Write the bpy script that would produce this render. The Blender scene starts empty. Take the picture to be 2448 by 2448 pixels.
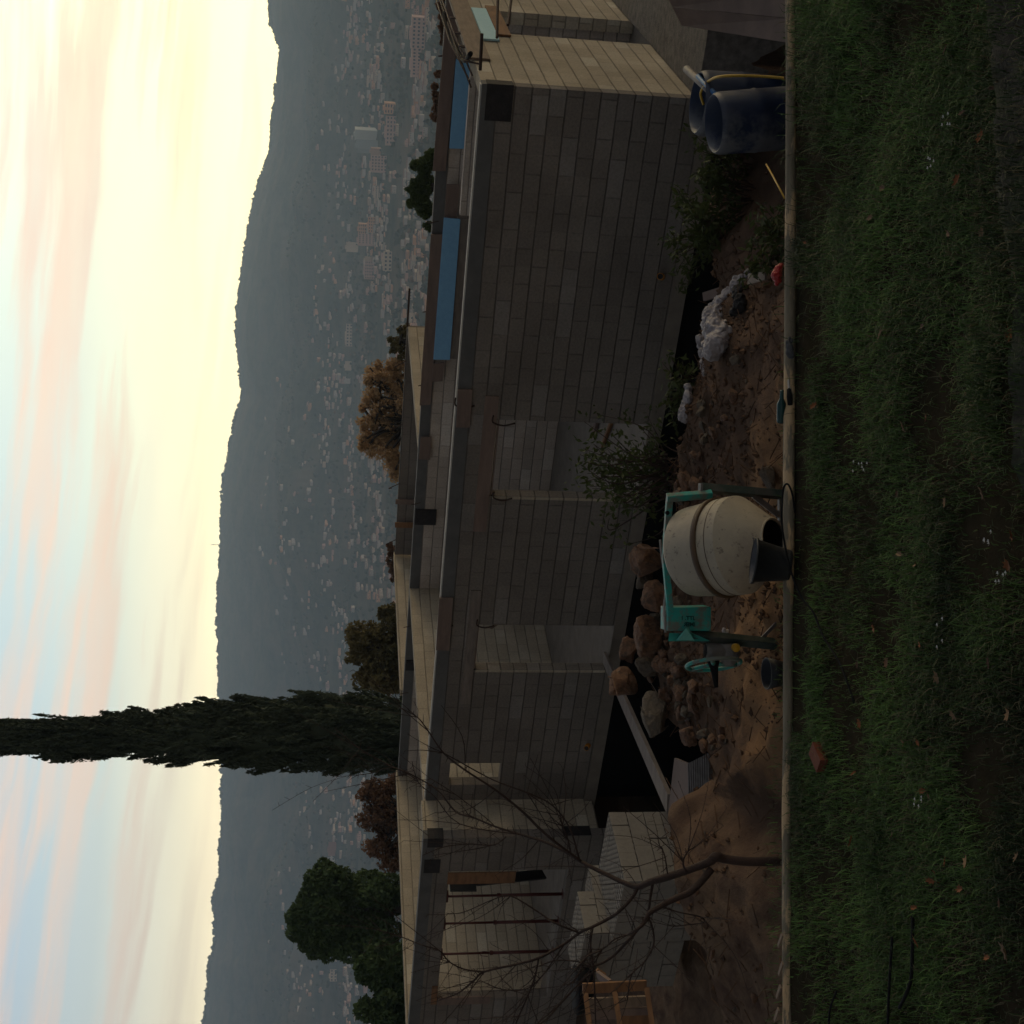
import bpy, math, random
import numpy as np
from mathutils import Vector, Matrix, noise
R = math.radians
rnd = random.Random(7)
nrg = np.random.RandomState(5)
sc = bpy.context.scene
col = sc.collection

# ------------------------------------------------------------------ camera
F = 3000.0                                  # focal length in photo pixels (photo 2448 wide)
PITCH = math.atan(424 / F); ROLL = 0.022; CZ = 2.9
cp, sp = math.cos(PITCH), math.sin(PITCH)
FWD = np.array([0, cp, -sp]); _r = np.array([1., 0, 0]); _u = np.array([0, sp, cp])
CR = _r * math.cos(ROLL) + _u * math.sin(ROLL)
CU = -_r * math.sin(ROLL) + _u * math.cos(ROLL)
cam = bpy.data.cameras.new('camera'); camo = bpy.data.objects.new('camera', cam); col.objects.link(camo)
cam.sensor_width = 36; cam.lens = 36 * F / 2448.0; cam.clip_start = 0.1; cam.clip_end = 30000
# the phone was held sideways: picture right = down, picture up = right
X, Y, Z = -CU, CR, -FWD
camo.matrix_world = Matrix(((X[0], Y[0], Z[0], 0), (X[1], Y[1], Z[1], 0), (X[2], Y[2], Z[2], CZ), (0, 0, 0, 1)))
sc.camera = camo
CAM = np.array([0, 0, CZ])

# ------------------------------------------------------------------ sky, sun, exposure
SUN_AZ, SUN_EL = R(52), R(4)
sc.view_settings.view_transform = 'Standard'; sc.view_settings.look = 'None'
sc.view_settings.exposure = 0.84; sc.view_settings.gamma = 1.0
world = bpy.data.worlds.new('World'); sc.world = world; world.use_nodes = True
nt = world.node_tree; nt.nodes.clear()
class NB:
    def __init__(s, nt): s.nt = nt
    def n(s, t, **k):
        nd = s.nt.nodes.new(t)
        for a, v in k.items():
            if a == 'inp':
                for i, x in v.items():
                    if isinstance(x, bpy.types.NodeSocket): s.nt.links.new(x, nd.inputs[i])
                    else: nd.inputs[i].default_value = x
            else: setattr(nd, a, v)
        return nd
    def m(s, op, a, b=None, c=None, clamp=False):
        i = {0: a}
        if b is not None: i[1] = b
        if c is not None: i[2] = c
        return s.n('ShaderNodeMath', operation=op, use_clamp=clamp, inp=i).outputs[0]
    def mix(s, f, a, b, bt='MIX'):
        nd = s.n('ShaderNodeMix', data_type='RGBA', blend_type=bt)
        for i, x in ((0, f), (6, a), (7, b)):
            if isinstance(x, bpy.types.NodeSocket): s.nt.links.new(x, nd.inputs[i])
            else: nd.inputs[i].default_value = x if i == 0 else tuple(x) + (1,)*(4-len(x))
        return nd.outputs[2]
    def ramp(s, f, stops, interp='LINEAR'):
        nd = s.n('ShaderNodeValToRGB', inp={0: f}); cr = nd.color_ramp; cr.interpolation = interp
        while len(cr.elements) < len(stops): cr.elements.new(0.5)
        for e, (p, c) in zip(cr.elements, stops): e.position = p; e.color = tuple(c) + (1,)*(4-len(c))
        return nd.outputs[0]
    def sep(s, v): return s.n('ShaderNodeSeparateXYZ', inp={0: v}).outputs
    def comb(s, x, y, z): return s.n('ShaderNodeCombineXYZ', inp={0: x, 1: y, 2: z}).outputs[0]
    def noise(s, v, scale, detail=4, rough=.5, dist=0.):
        return s.n('ShaderNodeTexNoise', inp={'Vector': v, 'Scale': scale, 'Detail': detail, 'Roughness': rough, 'Distortion': dist}).outputs[0]
w = NB(nt)
d = w.n('ShaderNodeTexCoord').outputs['Generated']
dx, dy, dz = w.sep(d)
az = w.m('ARCTAN2', dx, dy)
el = w.m('ARCSINE', dz)
# clear-sky colour by elevation (dusk)
elp = w.m('MULTIPLY', el, 1 / R(90), clamp=True)
skyc = w.ramp(elp, [(0.0, (1.75, 1.42, .86)), (.05, (1.5, 1.24, .78)), (.075, (.86, .78, .60)), (.105, (.38, .44, .46)), (.14, (.255, .345, .43)),
                    (.20, (.19, .265, .35)), (.30, (.085, .10, .125)), (.55, (.045, .052, .066)), (1, (.036, .042, .055))])
# brighter towards the sunset, dim away from it
ca = w.m('COSINE', w.m('SUBTRACT', az, SUN_AZ))
dim = w.ramp(w.m('MULTIPLY_ADD', ca, .5, .5), [(0, (.30, .26, .25)), (.42, (.38, .335, .325)), (.66, (.80, .82, .86)), (.82, (1.0, .99, .97)), (1, (1.06, 1.0, .95))])
base = w.mix(1.0, skyc, dim, 'MULTIPLY')
# low sunset glow
ga = w.m('MULTIPLY', w.m('SUBTRACT', az, SUN_AZ), 1.45)
ge = w.m('MULTIPLY', w.m('SUBTRACT', el, R(6.5)), 4.9)
g = w.m('EXPONENT', w.m('MULTIPLY', w.m('ADD', w.m('MULTIPLY', ga, ga), w.m('MULTIPLY', ge, ge)), -1.0))
base = w.mix(1.0, base, w.mix(g, (0, 0, 0), (1.25, 1.18, .42)), 'ADD')
# long thin cirrus streaks, tilted a little
v2 = w.m('ADD', el, w.m('MULTIPLY', az, .09))
warp = w.noise(w.comb(w.m('MULTIPLY', az, 4.0), w.m('MULTIPLY', v2, 9.0), 0.0), 1.0, 3)
sv = w.comb(w.m('MULTIPLY', az, 2.6), w.m('ADD', w.m('MULTIPLY', v2, 40.0), w.m('MULTIPLY', warp, 1.3)), 1.7)
st = w.noise(sv, 1.0, 6, .56)
stm = w.ramp(st, [(.46, (0, 0, 0)), (.60, (1, 1, 1))])
st2 = w.noise(w.comb(w.m('MULTIPLY', az, 7.0), w.m('MULTIPLY', v2, 60.0), 4.0), 1.0, 5, .6)
fade = w.ramp(elp, [(.06, (.25, .25, .25)), (.09, (.8, .8, .8)), (.25, (1, 1, 1)), (.5, (.2, .2, .2))])
cm = w.m('MULTIPLY', w.m('MULTIPLY', stm, w.m('MULTIPLY_ADD', st2, 1.2, .35)), fade, clamp=True)
cc = w.mix(w.m('MULTIPLY_ADD', ca, .5, .5), (.56, .39, .34), (.68, .47, .35))
cdim = w.mix(1.0, cc, w.ramp(elp, [(.12, (1, 1, 1)), (.3, (.35, .35, .35)), (1, (.1, .1, .12))]), 'MULTIPLY')
cdim = w.mix(1.0, cdim, dim, 'MULTIPLY')
skyf = w.mix(w.m('MULTIPLY', cm, .95), base, cdim)
# grey-mauve soft bands
b2 = w.ramp(w.noise(w.comb(w.m('MULTIPLY', az, 2.0), w.m('MULTIPLY', v2, 13.0), 9.0), 1.0, 3), [(.5, (0, 0, 0)), (.72, (.35, .35, .35))])
skyf = w.mix(w.m('MULTIPLY', b2, fade), skyf, w.mix(1.0, (.38, .36, .375), dim, 'MULTIPLY'))
nish = w.n('ShaderNodeTexSky', sky_type='NISHITA', sun_disc=False, sun_elevation=SUN_EL, sun_rotation=SUN_AZ, air_density=1.3, dust_density=2.0)
bg1 = w.n('ShaderNodeBackground', inp={0: nish.outputs[0], 1: 0.05})
bg2 = w.n('ShaderNodeBackground', inp={0: skyf, 1: 1.36})
add = w.n('ShaderNodeAddShader', inp={0: bg1.outputs[0], 1: bg2.outputs[0]})
w.n('ShaderNodeOutputWorld', inp={0: add.outputs[0]})

sl = bpy.data.lights.new('sun', 'SUN'); sl.energy = 0.5; sl.angle = R(16); sl.color = (1.0, .74, .46)
slo = bpy.data.objects.new('sun', sl); col.objects.link(slo)
sd = Vector((math.sin(SUN_AZ + R(14)) * math.cos(R(9)), math.cos(SUN_AZ + R(14)) * math.cos(R(9)), math.sin(R(9))))
slo.rotation_euler = sd.to_track_quat('Z', 'Y').to_euler(); slo.location = (40, 0, 60)

# ------------------------------------------------------------------ geometry of the photograph
A = np.array([-.844, .536, 0.]); A /= np.linalg.norm(A)     # along the long wall, leftwards
B = np.array([.536, .844, 0.]); B /= np.linalg.norm(B)      # into the building
C0 = np.array([5.67, 16.56, 0.])                            # right front corner of the house
def ray(ix, iy):                                            # (ix,iy): pixel of the photograph as it is stored
    return (FWD * F + CR * (1224 - iy) - CU * (ix - 1224)) / F
def PZ(ix, iy, z):
    v = ray(ix, iy); return CAM + v * ((z - CZ) / v[2])
def PD(ix, iy, y):
    v = ray(ix, iy); return CAM + v * (y / v[1])
def PT(ix, iy, t):
    v = ray(ix, iy); return CAM + v * ((t - (CAM - C0) @ B) / (v @ B))
def ST(s, t, z): return C0 + A * s + B * t + np.array([0, 0, z])
def st_of(p): return (np.asarray(p) - C0) @ A, (np.asarray(p) - C0) @ B

# ------------------------------------------------------------------ materials
MAT = {}
def mat(name, c, c2=None, rough=.8, scale=8, bump=.15, bscale=None, metal=0., spec=.3, detail=5, coord='Object', stretch=None, extra=None, trans=0.):
    if name in MAT: return MAT[name]
    m = bpy.data.materials.new(name); m.use_nodes = True; t = m.node_tree; t.nodes.clear(); b = NB(t)
    tc = b.n('ShaderNodeTexCoord').outputs[coord]
    if stretch: tc = b.n('ShaderNodeMapping', inp={0: tc, 3: stretch}).outputs[0]
    bs = b.n('ShaderNodeBsdfPrincipled', inp={'Roughness': rough, 'Metallic': metal, 'Specular IOR Level': spec})
    c2 = c2 or tuple(x * .6 for x in c)
    f = b.ramp(b.noise(tc, scale, detail, .6), [(.32, (0, 0, 0)), (.68, (1, 1, 1))])
    colr = b.mix(f, c2, c)
    f2 = b.noise(tc, scale * 6, 3, .6)
    colr = b.mix(b.m('MULTIPLY', f2, .5), colr, tuple(x * .55 for x in c))
    if extra: colr = extra(b, tc, colr)
    t.links.new(colr, bs.inputs['Base Color'])
    if bump:
        bp = b.n('ShaderNodeBump', inp={'Strength': bump, 'Distance': .02, 'Height': b.noise(tc, bscale or scale * 4, 6, .65)})
        t.links.new(bp.outputs[0], bs.inputs['Normal'])
    out = bs.outputs[0]
    if trans:
        tr = b.n('ShaderNodeBsdfTranslucent'); t.links.new(colr, tr.inputs[0])
        out = b.n('ShaderNodeMixShader', inp={0: trans, 1: bs.outputs[0], 2: tr.outputs[0]}).outputs[0]
    b.n('ShaderNodeOutputMaterial', inp={0: out})
    MAT[name] = m; return m

def block_mat(name, c1, c2, mort, h=.235, wd=.54):
    if name in MAT: return MAT[name]
    m = bpy.data.materials.new(name); m.use_nodes = True; t = m.node_tree; t.nodes.clear(); b = NB(t)
    tc = b.n('ShaderNodeTexCoord'); uv = tc.outputs['UV']
    wob = b.noise(uv, 2.2, 2); uvw = b.n('ShaderNodeVectorMath', operation='ADD', inp={0: uv, 1: b.comb(b.m('MULTIPLY_ADD', wob, .03, -.015), b.m('MULTIPLY_ADD', wob, .016, -.008), 0.0)}).outputs[0]
    def brick(a, cc, msize=.0):
        nd = b.n('ShaderNodeTexBrick', offset=.5, inp={'Vector': uvw, 'Color1': (*a, 1), 'Color2': (*cc, 1), 'Mortar': (*mort, 1), 'Scale': 1.0, 'Mortar Size': msize, 'Mortar Smooth': .25, 'Bias': 0.0, 'Brick Width': wd, 'Row Height': h})
        return nd
    k1 = brick(c1, c2)
    # a block of a slightly different batch now and then
    u, v, _ = b.sep(uvw)
    row = b.m('FLOOR', b.m('MULTIPLY', v, 1 / h))
    cellx = b.m('FLOOR', b.m('ADD', b.m('MULTIPLY', u, 1 / wd), b.m('MULTIPLY', b.m('MODULO', b.m('ABSOLUTE', row), 2.0), .5)))
    wn = b.n('ShaderNodeTexWhiteNoise', noise_dimensions='2D', inp={0: b.comb(cellx, row, 0.0)}).outputs[0]
    tone = b.ramp(wn, [(0, (.93, .92, .91)), (.55, (.97, .965, .96)), (.88, (1.02, 1.02, 1.02)), (.94, (1.12, 1.15, 1.2)), (1, (1.20, 1.24, 1.27))])
    body = b.mix(1.0, k1.outputs[0], tone, 'MULTIPLY')
    st = b.ramp(b.noise(uv, .55, 5, .6, .6), [(.32, (.78, .77, .76)), (.62, (1.05, 1.04, 1.03))])
    body = b.mix(1.0, body, st, 'MULTIPLY')
    sm = b.ramp(b.noise(uv, 26, 4, .7), [(.3, (.78, .78, .78)), (.7, (1.12, 1.12, 1.12))])
    body = b.mix(1.0, body, sm, 'MULTIPLY')
    fv = b.m('ABSOLUTE', b.m('SUBTRACT', b.m('FRACT', b.m('MULTIPLY', v, 1/h)), .5)); fu = b.m('ABSOLUTE', b.m('SUBTRACT', b.m('FRACT', b.m('ADD', b.m('MULTIPLY', u, 1/wd), b.m('MULTIPLY', b.m('MODULO', b.m('ABSOLUTE', row), 2.0), .5))), .5))
    smear = b.noise(uv, 3.5, 4, .6)
    jh = b.m('MULTIPLY', b.ramp(fv, [(.43, (0, 0, 0)), (.485, (1, 1, 1))]), b.m('MULTIPLY_ADD', smear, 1.1, .25), clamp=True)
    jv = b.m('MULTIPLY', b.ramp(fu, [(.475, (0, 0, 0)), (.49, (1, 1, 1))]), b.m('MULTIPLY_ADD', smear, 1.6, -.45), clamp=True)
    body = b.mix(b.m('MAXIMUM', jh, jv), body, tuple(q*.7 for q in mort))
    # rusty / loamy splashes
    sp_ = b.ramp(b.noise(uv, 3.1, 6, .7), [(.66, (0, 0, 0)), (.76, (.35, .35, .35))])
    body = b.mix(sp_, body, (.18, .125, .10))
    bs = b.n('ShaderNodeBsdfPrincipled', inp={'Roughness': .93, 'Specular IOR Level': .15, 'Base Color': body})
    hgt = b.m('ADD', b.m('MULTIPLY', b.m('MAXIMUM', jh, jv), -1.0), b.m('ADD', b.m('MULTIPLY', b.noise(uv, 60, 3), .35), b.m('MULTIPLY', wn, .5)))
    bp = b.n('ShaderNodeBump', inp={'Strength': .8, 'Distance': .012, 'Height': hgt})
    t.links.new(bp.outputs[0], bs.inputs['Normal'])
    b.n('ShaderNodeOutputMaterial', inp={0: bs.outputs[0]})
    MAT[name] = m; return m

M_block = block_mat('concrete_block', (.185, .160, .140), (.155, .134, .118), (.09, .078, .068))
M_block_lit = block_mat('concrete_block_lit', (.40, .34, .26), (.34, .29, .22), (.20, .17, .13))  # same blocks, sunset light on right-facing walls put into a lighter colour
M_block_in_lit = block_mat('concrete_block_inside_lit', (.46, .39, .335), (.38, .325, .28), (.2, .17, .15))  # same blocks indoors, colour brightened in place of light
M_beam = mat('smooth_concrete_beam', (.115, .110, .106), (.082, .079, .077), scale=3, bump=.1)
M_cap = mat('wall_top_mortar', (.50, .46, .40), (.36, .33, .29), scale=6, bump=.25)
M_slab = mat('slab_concrete', (.21, .175, .14), (.13, .108, .088), scale=2.5, bump=.4)
M_rough = mat('rough_concrete', (.17, .145, .125), (.055, .048, .042), scale=9, bump=.8)
M_footing_shade = mat('footing_shade_black', (.008, .008, .008), (.005, .005, .005), scale=3, bump=.1, rough=.9, spec=.05)  # footing coloured near black for the deep shade in the trench
M_soil = mat('trench_soil_shade', (.010, .008, .007), (.006, .005, .004), scale=2, bump=.5, rough=1, spec=.0)  # soil coloured near black for the trench shade
M_ply = mat('weathered_plywood', (.20, .138, .112), (.125, .088, .074), scale=1.6, bump=.1, stretch=(1, 1, 5))
M_plank = mat('scaffold_plank', (.23, .165, .12), (.13, .095, .07), scale=3, bump=.15, stretch=(1, 1, 6))
M_plankg = mat('grey_plank', (.21, .17, .145), (.12, .095, .08), scale=3, bump=.2, stretch=(1, 1, 5))
M_orangew = mat('fresh_pine', (.24, .12, .055), (.12, .06, .03), scale=3, bump=.1, stretch=(1, 1, 4))
M_blue = mat('blue_foam_board', (.20, .40, .60), (.17, .35, .55), scale=12, bump=.08)
M_bluepale = mat('pale_foam_board', (.42, .62, .66), (.36, .56, .60), scale=12, bump=.08)
M_rebar = mat('rusty_rebar', (.055, .028, .018), (.03, .016, .012), scale=30, bump=.5, rough=.75)
M_red = mat('red_steel_prop', (.085, .018, .014), (.05, .012, .01), scale=14, bump=.2, rough=.6)
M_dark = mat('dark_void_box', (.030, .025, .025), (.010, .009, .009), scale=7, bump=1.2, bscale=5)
M_log = mat('round_timber', (.215, .180, .128), (.12, .10, .072), scale=2.2, bump=.6, stretch=(1.0, 4, 4),
            extra=lambda b, tc, c: b.mix(b.ramp(b.noise(tc, 1.5, 5, .65), [(.52, (0, 0, 0)), (.57, (.9, .9, .9))]), c, (.48, .33, .19)))
M_rock = mat('ochre_rock', (.21, .105, .055), (.09, .05, .033), scale=2.2, bump=1., bscale=7, extra=lambda b, tc, c: b.mix(b.ramp(b.noise(tc, 1.4, 6, .7), [(.5, (0, 0, 0)), (.62, (.85, .85, .85))]), c, (.055, .036, .026)))
M_rockg = mat('grey_brown_rock', (.13, .095, .065), (.06, .048, .036), scale=6, bump=.8, bscale=10)
M_bag = mat('white_plastic_bag', (.34, .30, .30), (.19, .16, .155), scale=7, bump=.9, bscale=16, rough=.5)
M_redbag = mat('red_plastic_bag', (.42, .02, .018), (.25, .012, .012), scale=8, bump=.5, rough=.4)
M_barrel = mat('blue_drum_plastic', (.007, .018, .055), (.005, .011, .03), scale=3, bump=.1, rough=.5,
               extra=lambda b, tc, c: b.mix(b.m('MULTIPLY', b.ramp(b.noise(tc, 3.4, 6, .65), [(.42, (0, 0, 0)), (.55, (.8, .8, .8))]), b.ramp(b.m('MULTIPLY_ADD', b.sep(tc)[0], -1.6, .45), [(.3, (0, 0, 0)), (.7, (1, 1, 1))])), c, (.12, .12, .125)))
M_green = mat('teal_enamel', (.02, .27, .235), (.018, .21, .185), scale=4, bump=.08, rough=.45,
              extra=lambda b, tc, c: b.mix(b.ramp(b.noise(tc, 6, 6, .7), [(.47, (0, 0, 0)), (.56, (.9, .9, .9))]), c, (.115, .105, .09)))
M_greend = mat('dirty_dark_enamel', (.03, .07, .058), (.035, .04, .035), scale=5, bump=.2, rough=.6,
               extra=lambda b, tc, c: b.mix(b.ramp(b.noise(tc, 5, 6, .7), [(.45, (0, 0, 0)), (.6, (.8, .8, .8))]), c, (.075, .07, .062)))
M_cream = mat('cream_drum_paint', (.35, .30, .225), (.27, .235, .185), scale=2.5, bump=.15, rough=.55,
              extra=lambda b, tc, c: b.mix(b.ramp(b.noise(tc, 16, 5, .8), [(.58, (0, 0, 0)), (.66, (.8, .8, .8))]), b.mix(b.ramp(b.noise(tc, 3.2, 6, .7), [(.5, (0, 0, 0)), (.7, (.55, .55, .55))]), c, (.17, .14, .12)), (.09, .07, .055)))
M_band = mat('rusty_drum_band', (.085, .05, .025), (.05, .03, .018), scale=10, bump=.2, rough=.5)
M_grey = mat('grey_cast_metal', (.17, .16, .155), (.09, .085, .08), scale=8, bump=.2, rough=.6)
M_bucket = mat('black_rubber_bucket', (.022, .023, .026), (.014, .015, .017), scale=9, bump=.2, rough=.55)
M_bucketin = mat('cement_stained_inside', (.12, .12, .13), (.05, .05, .055), scale=8, bump=.3)
M_black = mat('black_rubber', (.008, .008, .009), (.006, .006, .007), scale=9, bump=.05, rough=.8, spec=.1)
M_yellow = mat('yellow_hose', (.48, .28, .02), (.36, .20, .015), scale=12, bump=.1, rough=.45)
M_pipe = mat('orange_duct_pipe', (.50, .20, .02), (.32, .12, .015), scale=10, bump=.1, rough=.4)
M_greypipe = mat('grey_pipe', (.16, .14, .135), (.09, .08, .075), scale=10, bump=.1, rough=.5)
M_bluepipe = mat('blue_pipe', (.015, .11, .28), (.012, .08, .2), scale=10, bump=.1, rough=.4)
M_hollow = mat('hollow_block_concrete', (.25, .22, .185), (.19, .165, .14), scale=14, bump=.35, bscale=50)
M_iron = mat('corrugated_sheet', (.14, .12, .115), (.05, .04, .038), scale=6, bump=.1, rough=.6)
M_bottle = mat('dark_green_bottle', (.01, .045, .045), (.008, .03, .03), scale=9, bump=0, rough=.25)
M_bark = mat('bare_tree_bark', (.045, .024, .018), (.024, .014, .011), scale=12, bump=.6, stretch=(1, 1, .3))
M_bark2 = mat('grey_bark', (.05, .04, .033), (.025, .02, .017), scale=6, bump=.5)
M_moss = mat('mossy_stone', (.030, .026, .020), (.008, .008, .006), scale=7, bump=.9,
             extra=lambda b, tc, c: b.mix(b.ramp(b.noise(tc, 2.2, 5, .7), [(.46, (0, 0, 0)), (.55, (.9, .9, .9))]), c, (.014, .022, .005)))
M_text = mat('faded_stencil_paint', (.006, .045, .042), (.01, .06, .055), scale=30, bump=0)
def leafmat(name, c, c2, scale=.6, trans=.25):
    return mat(name, c, c2, rough=.7, scale=scale, bump=0, trans=trans, spec=.15)

# ------------------------------------------------------------------ mesh building
ORG = {}
def tag(o, label=None, cat=None, group=None, kind=None):
    if label: o['label'] = label
    if cat: o['category'] = cat
    if group: o['group'] = group
    if kind: o['kind'] = kind
    return o
def thing(name, label, cat, loc, group=None):
    o = bpy.data.objects.new(name, None); o.empty_display_size = .2; col.objects.link(o)
    o.location = loc; ORG[o.name] = np.array(loc, float)
    return tag(o, label, cat, group)
def link(name, me, parent=None, loc=None):
    o = bpy.data.objects.new(name, me); col.objects.link(o)
    if parent is not None: o.parent = parent; ORG[o.name] = ORG[parent.name]
    else:
        o.location = loc if loc is not None else (0, 0, 0); ORG[o.name] = np.array(loc if loc is not None else (0, 0, 0), float)
    return o
def np_mesh(name, V, Fc, smooth=False, uv=False, colr=None):
    V = np.asarray(V, np.float32); me = bpy.data.meshes.new(name)
    if isinstance(Fc, np.ndarray):
        n, k = Fc.shape
        me.vertices.add(len(V)); me.vertices.foreach_set('co', V.ravel())
        me.loops.add(n * k); me.loops.foreach_set('vertex_index', Fc.astype(np.int32).ravel())
        me.polygons.add(n); me.polygons.foreach_set('loop_start', np.arange(0, n * k, k, dtype=np.int32))
        me.polygons.foreach_set('loop_total', np.full(n, k, np.int32))
        me.update(calc_edges=True); me.validate()
    else:
        me.from_pydata([tuple(map(float, v)) for v in V], [], Fc); me.update()
    if smooth: me.polygons.foreach_set('use_smooth', [True] * len(me.polygons))
    if colr is not None:
        a = me.attributes.new('tint', 'FLOAT_COLOR', 'POINT'); a.data.foreach_set('color', np.asarray(colr, np.float32).ravel())
    if uv:
        l = me.uv_layers.new(name='UVMap')
        for p in me.polygons:
            n = p.normal
            if abs(n.z) > .7: tx, ty = Vector((1, 0, 0)), Vector((0, 1, 0))
            else: tx = Vector((-n.y, n.x, 0)).normalized(); ty = Vector((0, 0, 1))
            if tx.dot(Vector(A)) < 0 and abs(n.z) < .7: tx = -tx
            for li in p.loop_indices:
                co = me.vertices[me.loops[li].vertex_index].co
                l.data[li].uv = (co.dot(tx), co.dot(ty))
    return me
class MB:
    def __init__(s): s.v = []; s.f = []; s.mi = []; s.cur = 0
    def add(s, vs, fs):
        o = len(s.v); s.v += [tuple(map(float, v)) for v in vs]; s.f += [tuple(i + o for i in f) for f in fs]; s.mi += [s.cur] * len(fs); return s
    def hexa(s, p):            # 8 points: bottom 4 ccw, top 4
        return s.add(p, [(0, 3, 2, 1), (4, 5, 6, 7), (0, 1, 5, 4), (1, 2, 6, 5), (2, 3, 7, 6), (3, 0, 4, 7)])
    def box(s, a, b):
        x0, y0, z0 = a; x1, y1, z1 = b
        return s.hexa([(x0, y0, z0), (x1, y0, z0), (x1, y1, z0), (x0, y1, z0), (x0, y0, z1), (x1, y0, z1), (x1, y1, z1), (x0, y1, z1)])
    def stbox(s, s0, s1, t0, t1, z0, z1):
        q = [(s1, t0), (s0, t0), (s0, t1), (s1, t1)]
        return s.hexa([ST(a, b, z0) for a, b in q] + [ST(a, b, z1) for a, b in q])
    def bar(s, p, q, w, h, up=(0, 0, 1)):   # beam of rectangular section
        p = np.array(p, float); q = np.array(q, float); dd = q - p; dd /= np.linalg.norm(dd); up = np.array(up, float)
        sx = np.cross(dd, up)
        if np.linalg.norm(sx) < 1e-4: sx = np.cross(dd, np.array([1., 0, 0]))
        sx /= np.linalg.norm(sx); sy = np.cross(sx, dd)
        c = [(-w/2, -h/2), (w/2, -h/2), (w/2, h/2), (-w/2, h/2)]
        return s.hexa([p + sx*a + sy*b for a, b in c] + [q + sx*a + sy*b for a, b in c])
    def tube(s, pts, r, n=8, cap=True):
        pts = [np.array(p, float) for p in pts]; rr = r if hasattr(r, '__len__') else [r] * len(pts)
        vs = []; fs = []; prev = None
        for i, p in enumerate(pts):
            dd = pts[min(i+1, len(pts)-1)] - pts[max(i-1, 0)]; dd = dd / (np.linalg.norm(dd) + 1e-9)
            if prev is None:
                a = np.array([0, 0, 1.]) if abs(dd[2]) < .9 else np.array([1., 0, 0]); x = np.cross(dd, a)
            else: x = prev - dd * (prev @ dd)
            x /= np.linalg.norm(x) + 1e-9; y = np.cross(dd, x); prev = x
            for k in range(n):
                th = 2 * math.pi * k / n; vs.append(p + (x * math.cos(th) + y * math.sin(th)) * rr[i])
        for i in range(len(pts)-1):
            for k in range(n):
                k2 = (k+1) % n; fs.append((i*n+k, i*n+k2, (i+1)*n+k2, (i+1)*n+k))
        if cap: fs.append(tuple(range(n))[::-1]); fs.append(tuple((len(pts)-1)*n+k for k in range(n)))
        return s.add(vs, fs)
    def lathe(s, prof, origin, axis, n=32, xdir=None):   # prof: (distance along axis, radius)
        ax = np.array(axis, float); ax /= np.linalg.norm(ax); o = np.array(origin, float)
        t = np.array(xdir if xdir is not None else ([1., 0, 0] if abs(ax[0]) < .8 else [0, 1., 0]), float); x = np.cross(ax, t); x /= np.linalg.norm(x); y = np.cross(ax, x)
        vs = []; fs = []
        for (h, r) in prof:
            for k in range(n):
                th = 2*math.pi*k/n; vs.append(o + ax*h + (x*math.cos(th) + y*math.sin(th))*max(r, 1e-4))
        for i in range(len(prof)-1):
            for k in range(n):
                k2 = (k+1) % n; fs.append((i*n+k, i*n+k2, (i+1)*n+k2, (i+1)*n+k))
        return s.add(vs, fs)
    def build(s, name, mats, parent=None, loc=None, smooth=False, uv=False, bevel=0.):
        o = ORG[parent.name] if parent is not None else (np.array(loc, float) if loc is not None else np.zeros(3))
        me = np_mesh(name, np.array(s.v) - o, s.f, smooth, uv)
        for m in (mats if isinstance(mats, (list, tuple)) else [mats]): me.materials.append(m)
        if any(s.mi): me.polygons.foreach_set('material_index', s.mi)
        ob = link(name, me, parent, loc)
        if bevel:
            bv = ob.modifiers.new('bevel', 'BEVEL'); bv.width = bevel; bv.segments = 2; bv.limit_method = 'ANGLE'
        return ob
def jit(p, s): return (p[0] + rnd.uniform(-s, s), p[1] + rnd.uniform(-s, s), p[2] + rnd.uniform(-s, s))
def smoothpath(pts, k=4):
    pts = [np.array(p, float) for p in pts]; out = []
    for i in range(len(pts)-1):
        p0 = pts[max(i-1, 0)]; p1 = pts[i]; p2 = pts[i+1]; p3 = pts[min(i+2, len(pts)-1)]
        for j in range(k):
            t = j / k; out.append(.5*((2*p1) + (-p0+p2)*t + (2*p0-5*p1+4*p2-p3)*t*t + (-p0+3*p1-3*p2+p3)*t**3))
    out.append(pts[-1]); return out
def rock_mesh(name, seed, sub=3, amp=.35, flat=.8):
    import bmesh
    g_ = random.Random(seed*17); bm = bmesh.new()
    for k in range(22):
        v = Vector((g_.gauss(0, 1), g_.gauss(0, 1), g_.gauss(0, 1))).normalized() * g_.uniform(.82, 1.1); v.z *= flat; v.x *= 1.12; bm.verts.new(v)
    r_ = bmesh.ops.convex_hull(bm, input=bm.verts[:]); bmesh.ops.delete(bm, geom=[v for v in bm.verts if not v.link_faces], context='VERTS')
    bmesh.ops.bevel(bm, geom=bm.edges[:], offset=.05, segments=1, affect='EDGES')
    bmesh.ops.triangulate(bm, faces=bm.faces[:]); bmesh.ops.subdivide_edges(bm, edges=bm.edges[:], cuts=3, use_grid_fill=True)
    off = Vector((seed * 3.7, seed * 1.3, seed * 2.1)); bm.normal_update()
    for v in bm.verts: v.co += v.normal*(.10*noise.noise(v.co*1.8 + off) + .07*noise.noise(v.co*4.5 + off) + .035*noise.noise(v.co*11 + off))
    me = bpy.data.meshes.new(name); bm.to_mesh(me); bm.free(); return me

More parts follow.
